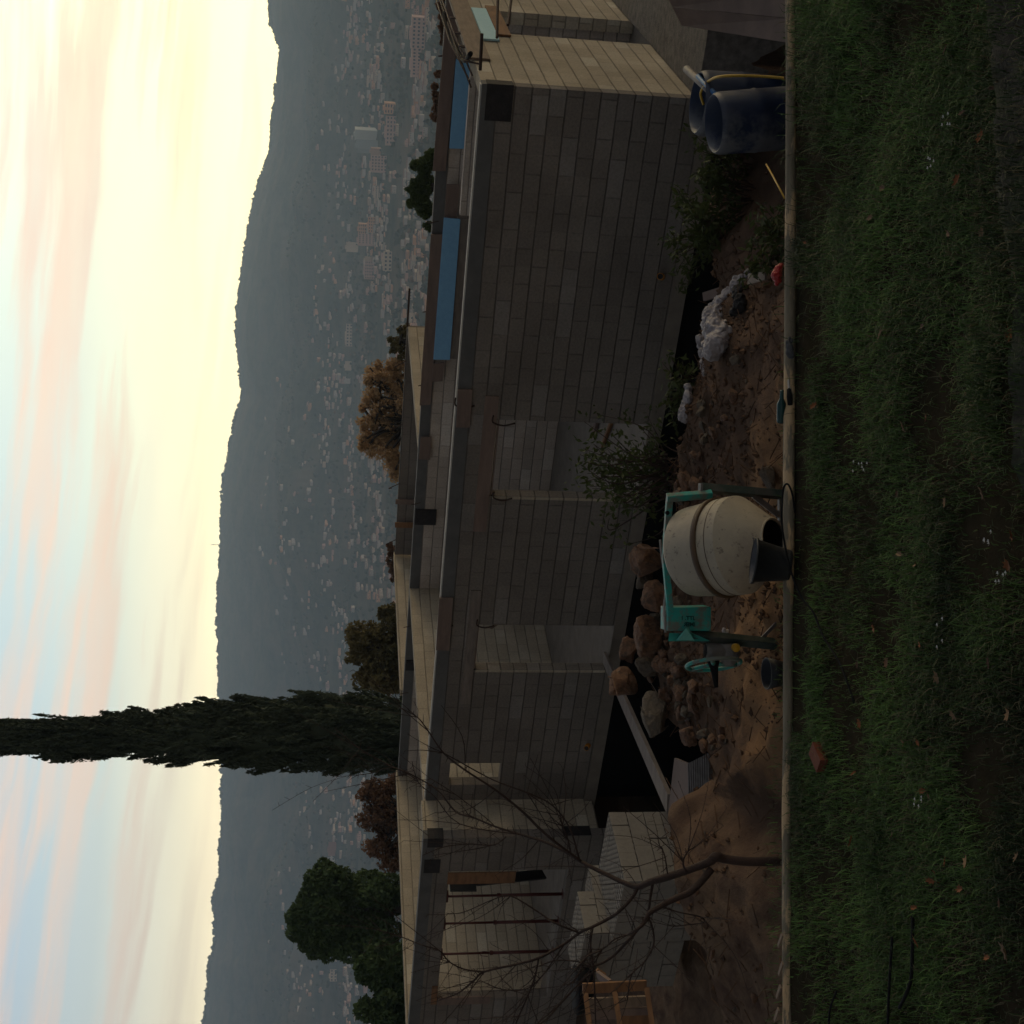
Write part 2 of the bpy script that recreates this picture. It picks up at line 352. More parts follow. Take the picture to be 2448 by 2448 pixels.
# ================================================================== far terrain
SKY = [(-60, 652), (0, 647), (60, 651), (119, 670), (200, 663), (300, 652), (345, 650), (400, 632), (445, 614), (500, 603), (570, 590), (642, 578),
       (707, 571), (756, 568), (841, 568), (898, 576), (943, 580), (980, 568), (1037, 557), (1082, 547), (1116, 540), (1176, 533), (1242, 528),
       (1327, 527), (1441, 522), (1500, 520), (1655, 525), (1760, 532), (1888, 533), (2018, 528), (2095, 525), (2147, 512), (2250, 516), (2307, 502), (2380, 497), (2447, 489), (2540, 480)]
_sk = sorted((math.atan2(ray(x, y)[0], ray(x, y)[1]), ray(x, y)[2] / math.hypot(ray(x, y)[0], ray(x, y)[1])) for y, x in SKY)
SKA = np.array([a for a, e in _sk]); SKE = np.array([e for a, e in _sk])
DR = 4800.0
KD = np.array([0, 38, 60, 120, 300, 700, 1100, 1500, 1900, 2300, 2700, 3200, 3700, 4200, 4500, 4800, 5200, 5700])
KB = np.array([-4, -4.5, -7, -17, -48, -88, -100, -100, -92, -66, -30, 0, 0, 0, 0, 0, 0, 0])
KR = np.array([0, 0, 0, 0, 0, 0, 0, 0, 0, 0, 0, .20, .45, .72, .88, 1, .93, .5])
PERM = np.random.RandomState(3).rand(256, 256)
def vnoise(x, y):
    x = np.asarray(x, float); y = np.asarray(y, float); xi = np.floor(x).astype(int); yi = np.floor(y).astype(int); fx = x - xi; fy = y - yi
    fx = fx*fx*(3-2*fx); fy = fy*fy*(3-2*fy); g = lambda a, b: PERM[a & 255, b & 255]
    return (g(xi, yi)*(1-fx) + g(xi+1, yi)*fx)*(1-fy) + (g(xi, yi+1)*(1-fx) + g(xi+1, yi+1)*fx)*fy - .5
def fbm(x, y, o=4):
    s = 0; a = 1.
    for i in range(o): s = s + a*vnoise(x*2**i + 17*i, y*2**i + 31*i); a *= .5
    return s
def zval(x, y, fine=True):
    dd = np.hypot(x, y); a = np.arctan2(x, y)
    e = np.interp(a, SKA, SKE); rz = CZ + e * DR
    z = np.interp(dd, KD, KB) + np.interp(dd, KD, KR) * rz
    und = np.interp(dd, [1300, 2600, 3300, 4300, 4800, 5500], [0, 14, 95, 45, 0, 20])
    z = z + und * fbm(x/520. + 3, y/520.) + (und*.3) * fbm(x/130., y/130.)
    if fine: z = z + np.interp(dd, [1500, 3000, 4800], [1, 5, 9]) * (np.abs(vnoise(x/17., y/17.)) + .5*vnoise(x/7., y/7.))
    f = np.clip((R(100) - np.abs(a)) / R(40), 0, 1); f = f*f*(3-2*f)
    return z * f + (1-f) * (-.1)
azs = np.concatenate([np.linspace(-180, -38, 36)[:-1], np.linspace(-38, -25, 40)[:-1], np.linspace(-25, 25, 620)[:-1], np.linspace(25, 38, 40)[:-1], np.linspace(38, 180, 36)])
ds = np.concatenate([np.geomspace(38, 1300, 36)[:-1], np.linspace(1300, 4500, 150)[:-1], np.linspace(4500, 4900, 34)[:-1], np.linspace(4900, 5700, 10)])
AZ, DD = np.meshgrid(np.radians(azs), ds)
gx = np.sin(AZ) * DD; gy = np.cos(AZ) * DD; gz = zval(gx, gy)
V = np.stack([gx, gy, gz], -1).reshape(-1, 3); nr, nc = gx.shape
i0 = (np.arange(nr-1)[:, None] * nc + np.arange(nc-1)[None]).ravel()
Fq = np.stack([i0, i0+1, i0+nc+1, i0+nc], 1)
M_hill = mat('wooded_hillside', (.13, .12, .08), (.022, .032, .024), scale=.03, bump=0, detail=6, rough=1, spec=0,
             extra=lambda b, tc, c: b.mix(b.ramp(b.noise(tc, .008, 5, .6), [(.46, (0, 0, 0)), (.62, (.7, .7, .7))]), c, (.17, .125, .085)))
me = np_mesh('hills', V, Fq[:, ::-1].copy() if False else Fq, True); me.materials.append(M_hill)
tag(link('hills', me), kind='structure')

def hitval(ix, iy):
    v = ray(ix, iy); h = math.hypot(v[0], v[1]); t = 1000.; fine = False
    while t < 5600:
        p = CAM + v * (t / h)
        if p[2] < float(zval(np.array(p[0]), np.array(p[1]), False)):
            if fine: return p, t
            fine = True; t -= 60
        t += 8 if fine else 60
    return None, None

# ------------------------------------------------------------------ haze in the valley
hz = MB().box((-5800, -5800, -140), (5800, 5800, 640))
hm = bpy.data.materials.new('valley_haze'); hm.use_nodes = True; ht = hm.node_tree; ht.nodes.clear(); hb = NB(ht)
vol = hb.n('ShaderNodeVolumePrincipled', inp={'Color': (.55, .745, 1.0, 1), 'Density': 2.15e-4, 'Anisotropy': 0.35})
o_ = ht.nodes.new('ShaderNodeOutputMaterial'); ht.links.new(vol.outputs[0], o_.inputs['Volume'])
HAZE = hz.build('haze', hm); tag(HAZE, kind='stuff')

# ================================================================== ground of the site
def yedge(x): return 7.76 + .052 * (x - .37)
CREST = [(1868, 10, -.5), (1868, 150, -.5), (1700, 185, -1.3), (1690, 220, -1.3), (1685, 330, -1.1), (1690, 450, -.8), (1700, 600, -.5), (1715, 700, -.45), (1680, 800, -.4), (1650, 900, -.4), (1640, 1000, -.3),
         (1610, 1150, -.35), (1590, 1300, -.35), (1565, 1450, -.35), (1545, 1550, -.3), (1575, 1650, -.35), (1600, 1730, -.4), (1690, 1790, -.45), (1730, 1850, -.45),
         (1698, 1900, -.25), (1648, 1970, -.02), (1640, 2060, .10), (1660, 2200, .08), (1692, 2330, -.08), (1740, 2448, -.35)]
_c = sorted((PZ(a, b, z)[0], PZ(a, b, z)[1], z) for a, b, z in CREST)
CX = np.array([-9.] + [c[0] for c in _c] + [9.]); CY = np.array([_c[0][1]] + [c[1] for c in _c] + [_c[-1][1]]); CZc = np.array([_c[0][2]] + [c[2] for c in _c] + [_c[-1][2]])
_ra, _rb = PZ(1645, 1966, -.2)[:2], PZ(1859, 1780, -.25)[:2]
def ridge_(x, y):
    d_ = _rb - _ra; u = np.clip(((x-_ra[0])*d_[0] + (y-_ra[1])*d_[1])/(d_@d_), 0, 1); px, py = x - _ra[0] - u*d_[0], y - _ra[1] - u*d_[1]
    s_ = px*(-d_[1]) + py*d_[0]; r_ = np.hypot(px, py); return .17*np.exp(-r_/np.where(s_ > 0, .35, .16))
def sstep(a, b, x): t = np.clip((x-a)/(b-a), 0, 1); return t*t*(3-2*t)
def zearth(x, y, fine=True):
    x = np.asarray(x, float); y = np.asarray(y, float)
    ye = yedge(x); yc = np.interp(x, CX, CY); zc = np.interp(x, CX, CZc)
    plate = np.where(x > 1.2, -.35 - .9*sstep(1.2, 3.0, x), -.35)
    u = np.clip((y - ye) / np.maximum(yc - ye, .5), 0, 1)
    z = plate*(1-u) + zc*u
    z = z * sstep(-.05, .45, y - ye) - .05
    # loose heap of reddish earth and sand
    z = z + .16*np.exp(-((x+2.6)/.9)**2 - ((y-9.6)/1.0)**2) + .10*np.exp(-((x+1.25)/.35)**2 - ((y-9.5)/.8)**2) + .14*np.exp(-((x-1.3)/.5)**2-((y-10.2)/.7)**2) + ridge_(x, y)
    s = (x-C0[0])*A[0] + (y-C0[1])*A[1]; t = (x-C0[0])*B[0] + (y-C0[1])*B[1]
    left = sstep(5.9, 6.1, s) * (1-sstep(-6.4, -5.6, t)) ; left = np.maximum(left, sstep(13.6, 13.9, s))
    low = -4.6*(1-left) + left*np.where(t > -5.5, -2.35, -1.42)
    low = np.where((x < -1.7) & (x > -3.1) & (y < 13.0), np.maximum(low, -1.3), low)
    drop = sstep(0.0, 1.1, y - yc); drop = np.where(y > yc, drop, 0)
    z = z*(1-drop) + low*drop
    inside = sstep(-.6, -.3, t) * (s > -.4) * (s < 20) * (t < 15)
    z = np.where(inside > 0, np.minimum(z, -4.6), z)
    z = np.where((s < -.4) & (t > -5), np.minimum(z, -4.0), z)
    z = np.where((s > 20) & (t > -3), -3.0 , z)
    if fine: z = z + (.12*fbm(x*1.3, y*1.3) + .075*fbm(x*5, y*5) + .03*fbm(x*17, y*17, 2)) * sstep(.05, .4, y-ye)
    return z
def axis_(a, b, c, d_, st1, st2): return np.concatenate([np.arange(a, b, st2), np.arange(b, c, st1), np.arange(c, d_+st2, st2)])
xs = axis_(-44, -7, 7, 44, .055, 1.2)
vs_ = np.concatenate([np.array([0, .02, .05]), np.arange(.09, 9.0, .055), np.arange(9.0, 37, .45)])
XX = np.tile(xs, (len(vs_), 1)); YY = yedge(XX) + vs_[:, None]
ZZ = zearth(XX, YY); ZZ[0] = -.3; dist = np.hypot(XX, YY)
ZZ = np.where(dist > 36, np.minimum(ZZ, -4.2), ZZ)
V = np.stack([XX, YY, ZZ], -1).reshape(-1, 3); nr, nc = XX.shape
i0 = (np.arange(nr-1)[:, None]*nc + np.arange(nc-1)[None]).ravel()
Fq = np.stack([i0, i0+1, i0+nc+1, i0+nc], 1)
def earthx(b, tc, c):
    sx, sy, sz = b.sep(tc)
    # ochre sand tipped by the mixer
    da = b.m('ADD', b.m('POWER', b.m('MULTIPLY', b.m('ADD', sx, .55), .62), 2.0), b.m('POWER', b.m('MULTIPLY', b.m('SUBTRACT', sy, 8.7), .72), 2.0))
    sand = b.ramp(b.m('ADD', da, b.m('MULTIPLY_ADD', b.noise(tc, 3.2, 6, .7), 1.2, -.6)), [(.55, (1, 1, 1)), (.95, (0, 0, 0))])
    c = b.mix(sand, c, (.20, .115, .062))
    lm = b.ramp(b.m('ADD', sx, b.m('MULTIPLY', b.noise(tc, 1.5, 4), .8)), [(-.0, (0, 0, 0)), (1, (0, 0, 0))])
    lft = b.ramp(b.m('MULTIPLY_ADD', b.m('ADD', sx, b.m('MULTIPLY', b.noise(tc, 1.8, 5, .7), 1.2)), -.6, -.55), [(.3, (0, 0, 0)), (.8, (.75, .75, .75))])
    c = b.mix(lft, c, b.mix(b.ramp(b.noise(tc, 2.6, 7, .72), [(.4, (0, 0, 0)), (.6, (1, 1, 1))]), (.075, .046, .034), (.17, .115, .075)))
    deep_shade = b.ramp(b.m('MULTIPLY_ADD', sz, .5, 1.5), [(.0, (1, 1, 1)), (.25, (0, 0, 0))])  # shade at the trench bottom put into the earth colour
    return b.mix(deep_shade, c, (.012, .009, .008))
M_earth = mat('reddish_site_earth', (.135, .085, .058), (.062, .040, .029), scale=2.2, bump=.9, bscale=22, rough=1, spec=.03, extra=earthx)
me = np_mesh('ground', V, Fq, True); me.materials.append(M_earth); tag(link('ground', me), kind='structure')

# lawn
xs = axis_(-45, -5, 5, 45, .12, 2.5); vs_ = np.concatenate([np.array([0]), np.arange(-.1, -3.6, -.12), np.arange(-3.8, -52, -2.5)])
XX = np.tile(xs, (len(vs_), 1)); YY = yedge(XX) + .055 + vs_[:, None]
def zlawn(x, y): return .05*fbm(np.asarray(x)*.9, np.asarray(y)*.9, 3) - .03
ZZ = zlawn(XX, YY)
V = np.stack([XX, YY, ZZ], -1).reshape(-1, 3); nr, nc = XX.shape
i0 = (np.arange(nr-1)[:, None]*nc + np.arange(nc-1)[None]).ravel(); Fq = np.stack([i0, i0+nc, i0+nc+1, i0+1], 1)
M_turf = mat('lawn_soil', (.042, .033, .022), (.022, .020, .012), scale=5, bump=.8, rough=1, spec=0)
me = np_mesh('lawn_ground', V, Fq, True); me.materials.append(M_turf); tag(link('lawn_ground', me), kind='structure')

def clump(x, y): return fbm(x*1.9 + 5, y*1.9, 3)
def blades(n, x0, x1, y0, y1, seed, lmul=1.):
    g = np.random.RandomState(seed)
    x = g.uniform(x0, x1, n); y = g.uniform(y0, y1, n)
    ye = yedge(x); c = clump(x, y); dens = np.clip(.62 + 1.6*c, .06, 1)
    back = ye - y
    dens = np.where(back < .05, .05, dens)
    bare = (x > -1.35) & (x < 1.6) & (back < .30 + .12*vnoise(x*5, y*5)); dens = np.where(bare, .03, dens)
    dens = np.where((x < -2.75) & (back < .45 + .2*vnoise(x*4, y)), .04, dens)
    dens = np.where((y < 5.2) & (x > .1), .6*dens, dens)
    k = g.rand(n) < dens; x, y, c, back = x[k], y[k], c[k], back[k]; n = len(x)
    L = (.028 + .07*g.rand(n)**2.2 + .05*np.clip(c, 0, 1)) * lmul
    L = L * (1 + 1.0*sstep(.4, 2.0, x)*(1 - sstep(.2, 1.6, back)))
    lean = g.uniform(.4, 1.5, n); th = g.uniform(0, 2*np.pi, n) ; h = L*np.cos(lean*.5); q = L*np.sin(lean)
    dx, dy = np.cos(th), np.sin(th); wd = g.uniform(.0016, .0030, n)
    wx, wy = -dy*wd, dx*wd
    z = zlawn(x, y); z = np.where((y < 5.2) & (x > .15), .13, z)
    P = np.stack
    b0 = P([x-wx, y-wy, z-.004], 1); b1 = P([x+wx, y+wy, z-.004], 1)
    m0 = P([x-wx*.8+dx*q*.3, y-wy*.8+dy*q*.3, z+h*.62], 1); m1 = P([x+wx*.8+dx*q*.3, y+wy*.8+dy*q*.3, z+h*.62], 1)
    tp = P([x+dx*q, y+dy*q, z+h*(1-.35*g.rand(n))], 1)
    V = np.stack([b0, b1, m0, m1, tp], 1).reshape(-1, 3); i = np.arange(n)*5
    Fc = np.concatenate([P([i, i+1, i+3], 1), P([i, i+3, i+2], 1), P([i+2, i+3, i+4], 1)])
    base = np.array([.060, .108, .026]); col_ = base[None]*g.uniform(.5, 1.4, (n, 1)) * (1 + 1.5*np.clip(fbm(x*1.1, y*1.6+9, 3), -.45, .6))[:, None]
    dry = g.rand(n) < .16 + .22*vnoise(x*2+40, y*2) ; col_[dry] = np.array([.11, .095, .05])*g.uniform(.5, 1.2, (dry.sum(), 1))
    col_[:, 2] += .006*g.rand(n)
    c4 = np.ones((n, 4)); c4[:, :3] = col_
    return V, Fc, np.repeat(c4, 5, 0)
m = bpy.data.materials.new('grass_blades'); m.use_nodes = True; b = NB(m.node_tree); m.node_tree.nodes.clear()
at = b.n('ShaderNodeAttribute', attribute_name='tint').outputs[0]
bs = b.n('ShaderNodeBsdfPrincipled', inp={'Base Color': at, 'Roughness': .6, 'Specular IOR Level': .2}); tr = b.n('ShaderNodeBsdfTranslucent', inp={0: at})
b.n('ShaderNodeOutputMaterial', inp={0: b.n('ShaderNodeMixShader', inp={0: .25, 1: bs.outputs[0], 2: tr.outputs[0]}).outputs[0]}); M_grass = m
parts = [blades(230000, -3.9, 4.2, 4.55, 8.0, 1), blades(30000, -6.5, 6.5, 3.6, 8.0, 2, 1.2)]
off = 0; Vs = []; Fs = []; Cs = []
for V, Fc, C in parts: Vs.append(V); Fs.append(Fc + off); Cs.append(C); off += len(V)
me = np_mesh('grass', np.concatenate(Vs), np.concatenate(Fs), False, colr=np.concatenate(Cs)); me.materials.append(M_grass)
tag(link('grass', me), kind='stuff')

# ================================================================== the unfinished house
ZT, ZS, ZF = 1.10, -1.95, -4.8        # wall top, floor slab, bottom of the footing
house = thing('unfinished_house', 'long unfinished house of bare grey concrete blocks without a roof', 'house', tuple(ST(9, 5, ZS)))
def wall(name, s0, s1, t0, t1, z0, z1, m=M_block, holes=(), uv=True):   # holes: (lo, hi, z0, z1) along the long side
    mb = MB(); alongs = abs(s1-s0) >= abs(t1-t0); lo, hi = (s0, s1) if alongs else (t0, t1)
    cuts = sorted(holes); cur = lo
    def bx(a, b, za, zb):
        if b-a < 1e-3 or zb-za < 1e-3: return
        if alongs: mb.stbox(a, b, t0, t1, za, zb)
        else: mb.stbox(s0, s1, a, b, za, zb)
    for (a, b, za, zb) in cuts:
        bx(cur, a, z0, z1); bx(a, b, z0, za); bx(a, b, zb, z1); cur = b
    bx(cur, hi, z0, z1)
    return mb.build(name, m, house, uv=uv)
def part(name, mb, m, uv=False, parent=None, smooth=False, bevel=0): return mb.build(name, m, parent or house, uv=uv, smooth=smooth, bevel=bevel)
TW = .20
HB = .22                                                            # top ring-beam course
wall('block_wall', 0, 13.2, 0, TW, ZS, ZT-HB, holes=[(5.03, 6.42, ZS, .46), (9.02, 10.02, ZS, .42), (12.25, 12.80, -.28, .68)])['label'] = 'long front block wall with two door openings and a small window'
part('ring_beam', MB().stbox(-.003, 13.2, -.004, TW+.003, ZT-HB, ZT-.015), M_beam, True)
part('wall_cap', MB().stbox(.02, 13.2, .05, TW-.03, ZT-.015, ZT+.004), M_cap)
wall('block_wall', 0, TW, TW+.002, 7.0, ZS, ZT-HB, M_block_lit, holes=[(3.25, 5.0, ZS, .56)])['label'] = 'short end wall of lit-toned blocks with a door opening'
part('ring_beam', MB().stbox(-.003, TW, TW+.005, 7.0, ZT-HB, ZT-.012), M_block_lit, True)
# return and left block
TL = -.95
wall('block_wall', 13.2, 13.4, TL+TW, -.006, ZS-.15, 1.16-HB, M_block_lit, holes=[])['label'] = 'narrow return wall with a dark vent slot'
wall('block_wall', 13.2, 19.6, TL, TL+TW-.002, ZS-.4, 1.17-HB, holes=[(14.08, 17.85, -1.62, .64)])['label'] = 'left block wall with a wide propped opening'
part('ring_beam', MB().stbox(13.197, 19.6, TL-.004, TL+TW+.003, 1.17-HB, 1.17), M_beam, True)
part('ring_beam', MB().stbox(13.197, 13.4, TL+TW+.005, -.006, 1.16-HB, 1.165), M_block_lit, True)
part('vent_slot', MB().stbox(13.19, 13.3, -.93, -.70, -1.95, -1.42), M_dark)
# rear walls
wall('block_wall', 0, 19.5, 7.1, 7.3, ZS, ZT-HB, M_block_in_lit)['label'] = 'rear block wall parallel to the front'
part('ring_beam', MB().stbox(-.5, 19.5, 7.096, 7.303, ZT-HB, ZT), M_beam, True)
wall('block_wall', 13.42, 13.6, TW+.01, 7.09, ZS, ZT+.0, M_block_lit)['label'] = 'inner cross wall of lit-toned blocks'
wall('block_wall', 19.5, 19.7, -.9, 7.3, ZS-.4, ZT+.05, M_block_lit)['label'] = 'end cross wall of lit-toned blocks at the left'
wall('block_wall', 9.55, 9.75, 7.31, 13.4, ZS, ZT+.0, M_block_lit)['label'] = 'lit-toned cross wall of the rear wing, right side'
wall('block_wall', 9.6, 16.8, 13.41, 13.6, ZS, ZT+.02)['label'] = 'far back wall of the rear wing'
wall('block_wall', 16.9, 17.1, 7.5, 13.7, ZS, ZT+.05, M_block_lit)['label'] = 'lit-toned cross wall of the rear wing, left side'
wall('block_wall', TW+.01, 3.6, 5.15, 5.35, ZS, .75, M_block_in_lit)['label'] = 'inner block partition seen through the end doorway'
# slab and footing
part('floor_slab', MB().stbox(-.0, 19.6, -.06, 13.6, ZS-.22, ZS-.003), M_slab, True)
part('floor_slab', MB().stbox(13.3, 19.5, -.9, -.061, ZS-.2, ZS+.25), M_slab, True)
part('footing', MB().stbox(.02, 13.15, .0, .3, ZF, ZS-.222), M_footing_shade)
part('footing', MB().stbox(.02, .3, .31, 7, ZF, ZS-.222), M_footing_shade)
part('footing', MB().stbox(13.22, 19.5, TL+.03, TL+.3, ZF, ZS-.402), M_footing_shade)
# door and window details
part('lintel', MB().stbox(4.62, 7.1, -.02, .003, .45, .66), M_ply)
part('lintel', MB().stbox(8.29, 10.8, -.02, .003, .43, .60), M_plankg)
part('jamb', MB().stbox(6.425, 6.47, -.006, TW+.006, ZS, .40), M_block_lit, True)
part('jamb', MB().stbox(10.022, 10.07, -.006, TW+.006, ZS, .40), M_block_lit, True)
for (s0, s1) in ((5.0, 6.4), (9.0, 10.0)): part('lintel_board', MB().stbox(s0, s1, .01, TW-.01, .40, .425), M_ply)
part('formwork_board', MB().stbox(14.1, 14.4, TL-.03, TL-.004, -.62, .66), M_orangew)['label'] = 'brown upright board beside the propped opening'
part('formwork_board', MB().stbox(17.75, 17.98, TL-.03, TL-.004, -.45, .62), M_ply)['label'] = 'brown upright board at the far left of the opening'
part('formwork_board', MB().stbox(17.4, 17.95, TL-.03, TL-.004, .64, .76), M_orangew)
# columns left open in the top courses (dark box-outs)
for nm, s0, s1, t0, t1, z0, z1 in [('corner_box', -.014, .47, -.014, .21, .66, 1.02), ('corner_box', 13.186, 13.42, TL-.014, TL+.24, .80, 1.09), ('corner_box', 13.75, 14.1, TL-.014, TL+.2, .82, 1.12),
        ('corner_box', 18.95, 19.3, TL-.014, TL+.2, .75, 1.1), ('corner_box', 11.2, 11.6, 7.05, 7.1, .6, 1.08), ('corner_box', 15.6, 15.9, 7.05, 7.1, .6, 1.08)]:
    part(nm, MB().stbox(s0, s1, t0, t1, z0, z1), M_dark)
# rebar hooks along the tops
def hook(p, q, name='rebar_hook', r=.009):
    p = np.array(p, float); q = np.array(q, float)
    part(name, MB().tube(smoothpath([p, p*.5+q*.5, q, q + (0, 0, -.09) + B*.02], 3), r, 6), M_rebar, smooth=True)
for ix, iy, t, ln in [(1088, 968, -.02, .3), (1178, 1010, -.03, .35), (1180, 1190, -.03, .3), (1140, 1495, -.03, .3), (1055, 1495, -.02, .2)]:
    p = PT(ix, iy, t); dirv = np.array([0, 0, -1.]) * ln
    part('rebar_hook', MB().tube(smoothpath([p - A*.12, p, p + dirv*.5 + A*.05, p + dirv], 3), .013, 6), M_rebar, smooth=True)
for s in (1.2, 4.4, 6.3, 8.0, 11.0, 14.5, 16.6):
    hook(ST(s, 7.05, ZT-.12), ST(s+.05, 7.04, ZT+.09))
for s in np.arange(10.5, 16.5, 1.9): hook(ST(s, 13.3, ZT+.02), ST(s+.2, 13.35, ZT+.3), r=.012)
for t in (1.0, 1.9, 2.8, 3.9): hook(ST(-.03, t, ZT-.05), ST(.0, t+.25, ZT+.14), r=.014)
for dz, off_ in ((.14, .05), (.20, .16), (.09, .26)):
    part('rebar', MB().tube([ST(off_, .6 + off_, ZT+.02+dz*.3), ST(off_, 3.2, ZT+dz), ST(off_, 7.5, ZT+dz+.04)], .013, 6), M_rebar, smooth=True)
part('rebar', MB().tube([PT(1148, 168, -.05), PT(1152, 80, -.05)], .022, 8), M_rebar)
for q in [(PT(1190, 0, 2.0), PT(1188, 90, 1.2)), (PT(1222, 0, 2.0), PT(1214, 60, 1.2))]: part('rebar', MB().tube(q, .02, 8), M_rebar)
part('rebar', MB().tube([PT(979, 690, 13.3), PT(976, 740, 13.3), PT(974, 780, 13.3)], .03, 6), M_rebar)
part('corrugated_tube', MB().tube(smoothpath([PT(1062, 30, 5.5), PT(1068, 62, 5), PT(1090, 115, 4), PT(1108, 145, 2.2), PT(1125, 128, 1.0)], 5), .035, 8), M_black, smooth=True)

# shuttering boards and foam boards lying against the rear wall line
def tilt_board(name, label, cat, ca_, m, t, thick=.03, group=None):    # ca_: four picture corners (tl, tr, br, bl)
    P4 = [PT(a, b_, t) for a, b_ in ca_]
    mb = MB(); n = -B*thick
    mb.hexa([P4[3]+n, P4[2]+n, P4[2], P4[3], P4[0]+n, P4[1]+n, P4[1], P4[0]])
    o = mb.build(name, m, loc=tuple((P4[2]+P4[3])/2)); tag(o, label, cat, group); return o
tilt_board('shuttering_plank', 'long grey-brown shuttering plank clamped along the rear wall top', 'plank', [(1003, 968), (1030, 560), (1058, 560), (1029, 966)], M_ply, 7.02)
tilt_board('shuttering_plank', 'brown shuttering plank behind the right blue foam board', 'plank', [(1034, 408), (1069, 0), (1100, 0), (1065, 408)], M_ply, 7.02)
tilt_board('shuttering_plank', 'short brown plank between the two blue foam boards', 'plank', [(1062, 520), (1068, 440), (1098, 440), (1092, 520)], M_ply, 6.9)
tilt_board('shuttering_plank', 'brown plank end beside the left end of the long blue foam board', 'plank', [(1033, 912), (1036, 868), (1062, 866), (1058, 910)], M_ply, 6.9)
tilt_board('shuttering_plank', 'wide grained plank under the long blue foam board', 'plank', [(1070, 856), (1102, 522), (1124, 522), (1094, 857)], M_plankg, 6.85)
tilt_board('shuttering_plank', 'brown plank under the right blue foam board', 'plank', [(1110, 450), (1122, 175), (1140, 180), (1128, 450)], M_ply, 6.85)
tilt_board('foam_board', 'long light blue foam board standing on edge', 'foam board', [(1036, 857), (1061, 520), (1100, 523), (1075, 858)], M_blue, 6.82, .05)
tilt_board('foam_board', 'light blue foam board nearest the right corner of the house', 'foam board', [(1074, 353), (1090, 140), (1126, 152), (1112, 354)], M_blue, 6.82, .05)
tilt_board('shuttering_plank', 'square brown board clamped on the front wall above the first doorway', 'plank', [(1090, 1020), (1094, 930), (1129, 930), (1123, 1020)], M_ply, -.012)
tilt_board('shuttering_plank', 'brown board clamped on the front wall above the second doorway', 'plank', [(1042, 1552), (1050, 1428), (1083, 1428), (1074, 1553)], M_ply, -.012)
tilt_board('shuttering_plank', 'small rust-stained board on the rear wall, left of the long plank', 'plank', [(1001, 1096), (1006, 1044), (1031, 1044), (1028, 1098)], M_ply, 7.02)
tilt_board('shuttering_plank', 'thin upright board on the farthest rear wall', 'plank', [(945, 1204), (946, 1193), (991, 1194), (991, 1206)], M_ply, 13.3)
tilt_board('shuttering_plank', 'orange edged upright board on the farthest rear wall', 'plank', [(944, 1260), (944, 1248), (988, 1249), (987, 1261)], M_orangew, 13.3)
# boards and foam on the end wall (right), seen obliquely
def side_board(label, name, cat, t0, t1, z0, z1, m, s=-.012, th=.03):
    o = MB().stbox(s-th, s, t0, t1, z0, z1).build(name, m, loc=tuple(ST(s, (t0+t1)/2, z0))); tag(o, label, cat)
side_board('pale scuffed plywood strip clamped on top of the end wall', 'shuttering_plank', 'plank', 1.3, 7.0, .86, 1.16, M_plank)
side_board('pale turquoise foam board on the end wall above the doorway', 'foam_board', 'foam board', 2.6, 4.9, .60, .845, M_bluepale)
side_board('orange plywood lintel board over the end doorway', 'shuttering_plank', 'plank', 3.0, 5.2, .38, .59, M_orangew, -.008)

# ================================================================== things on the site
def pol(name, label, cat, mb, m, loc, group=None, **k):
    return tag(mb.build(name, m, loc=loc, **k), label, cat, group)
def ground_at(ix, iy, z0=-.35):      # march a ray onto the site earth
    v = ray(ix, iy); t = 7.3
    while t < 20:
        p = CAM + v*t
        if p[2] < float(zearth(p[0], p[1], False)): return p
        t += .02
    return PZ(ix, iy, z0)

# timber pole along the lawn edge
pts = [PZ(1892, -60, -0.006), PZ(1890, 0, -0.006), PZ(1890, 330, -0.002), PZ(1889, 660, -0.004), PZ(1887, 1000, -0.006), PZ(1885, 1350, -0.006), PZ(1884, 1700, -0.006), PZ(1881, 2000, -0.008), PZ(1883, 2250, -0.008), PZ(1884, 2448, -0.008), PZ(1884, 2520, -0.008)]
pp = smoothpath(pts, 14); rr = [.043 - .003*math.sin(i*.09) + .005*float(vnoise(np.array(i*.23), np.array(3.))) + .004*float(vnoise(np.array(i*.05), np.array(9.))) - .005*(i/len(pp)) for i in range(len(pp))]; rr = [q*.87 for q in rr]
pol('timber_pole', 'long peeled round timber pole lying along the edge of the lawn', 'pole', MB().tube(pp, rr, 14), M_log, tuple(pts[5]), smooth=True)
# mossy stone edging nearest to the viewer
import bmesh
n1 = 90; V = []; Fs = []
xs_ = np.linspace(-.1, 5.0, n1)
ye_ = lambda x: 4.86 + .155*(x-.17) + .03*float(vnoise(np.array(x*3.), np.array(2.))) + .012*float(vnoise(np.array(x*11.), np.array(5.)))
for i, x in enumerate(xs_):
    e = ye_(x); endk = min(1, i/6)
    for k, (dy_, z) in enumerate([(.03, -.05), (.015, .06), (-.02, .115), (-.12, .125), (-.3, .12), (-.6, .12), (-.62, -.05)]):
        V.append((x, e + dy_, z*endk + .06*float(fbm(np.array(x*6.), np.array(dy_*9.+3))) * (k > 0)))
for i in range(n1-1):
    for k in range(6): a = i*7+k; Fs.append((a, a+1, a+8, a+7))
me = np_mesh('stone_edging', np.array(V) - np.array([2.4, 5.0, 0]), [f[::-1] for f in Fs], True); me.materials.append(M_moss)
tag(link('stone_edging', me, None, (2.4, 5.0, 0)), 'mossy weathered stone edging at the near corner of the lawn', 'stone edging')

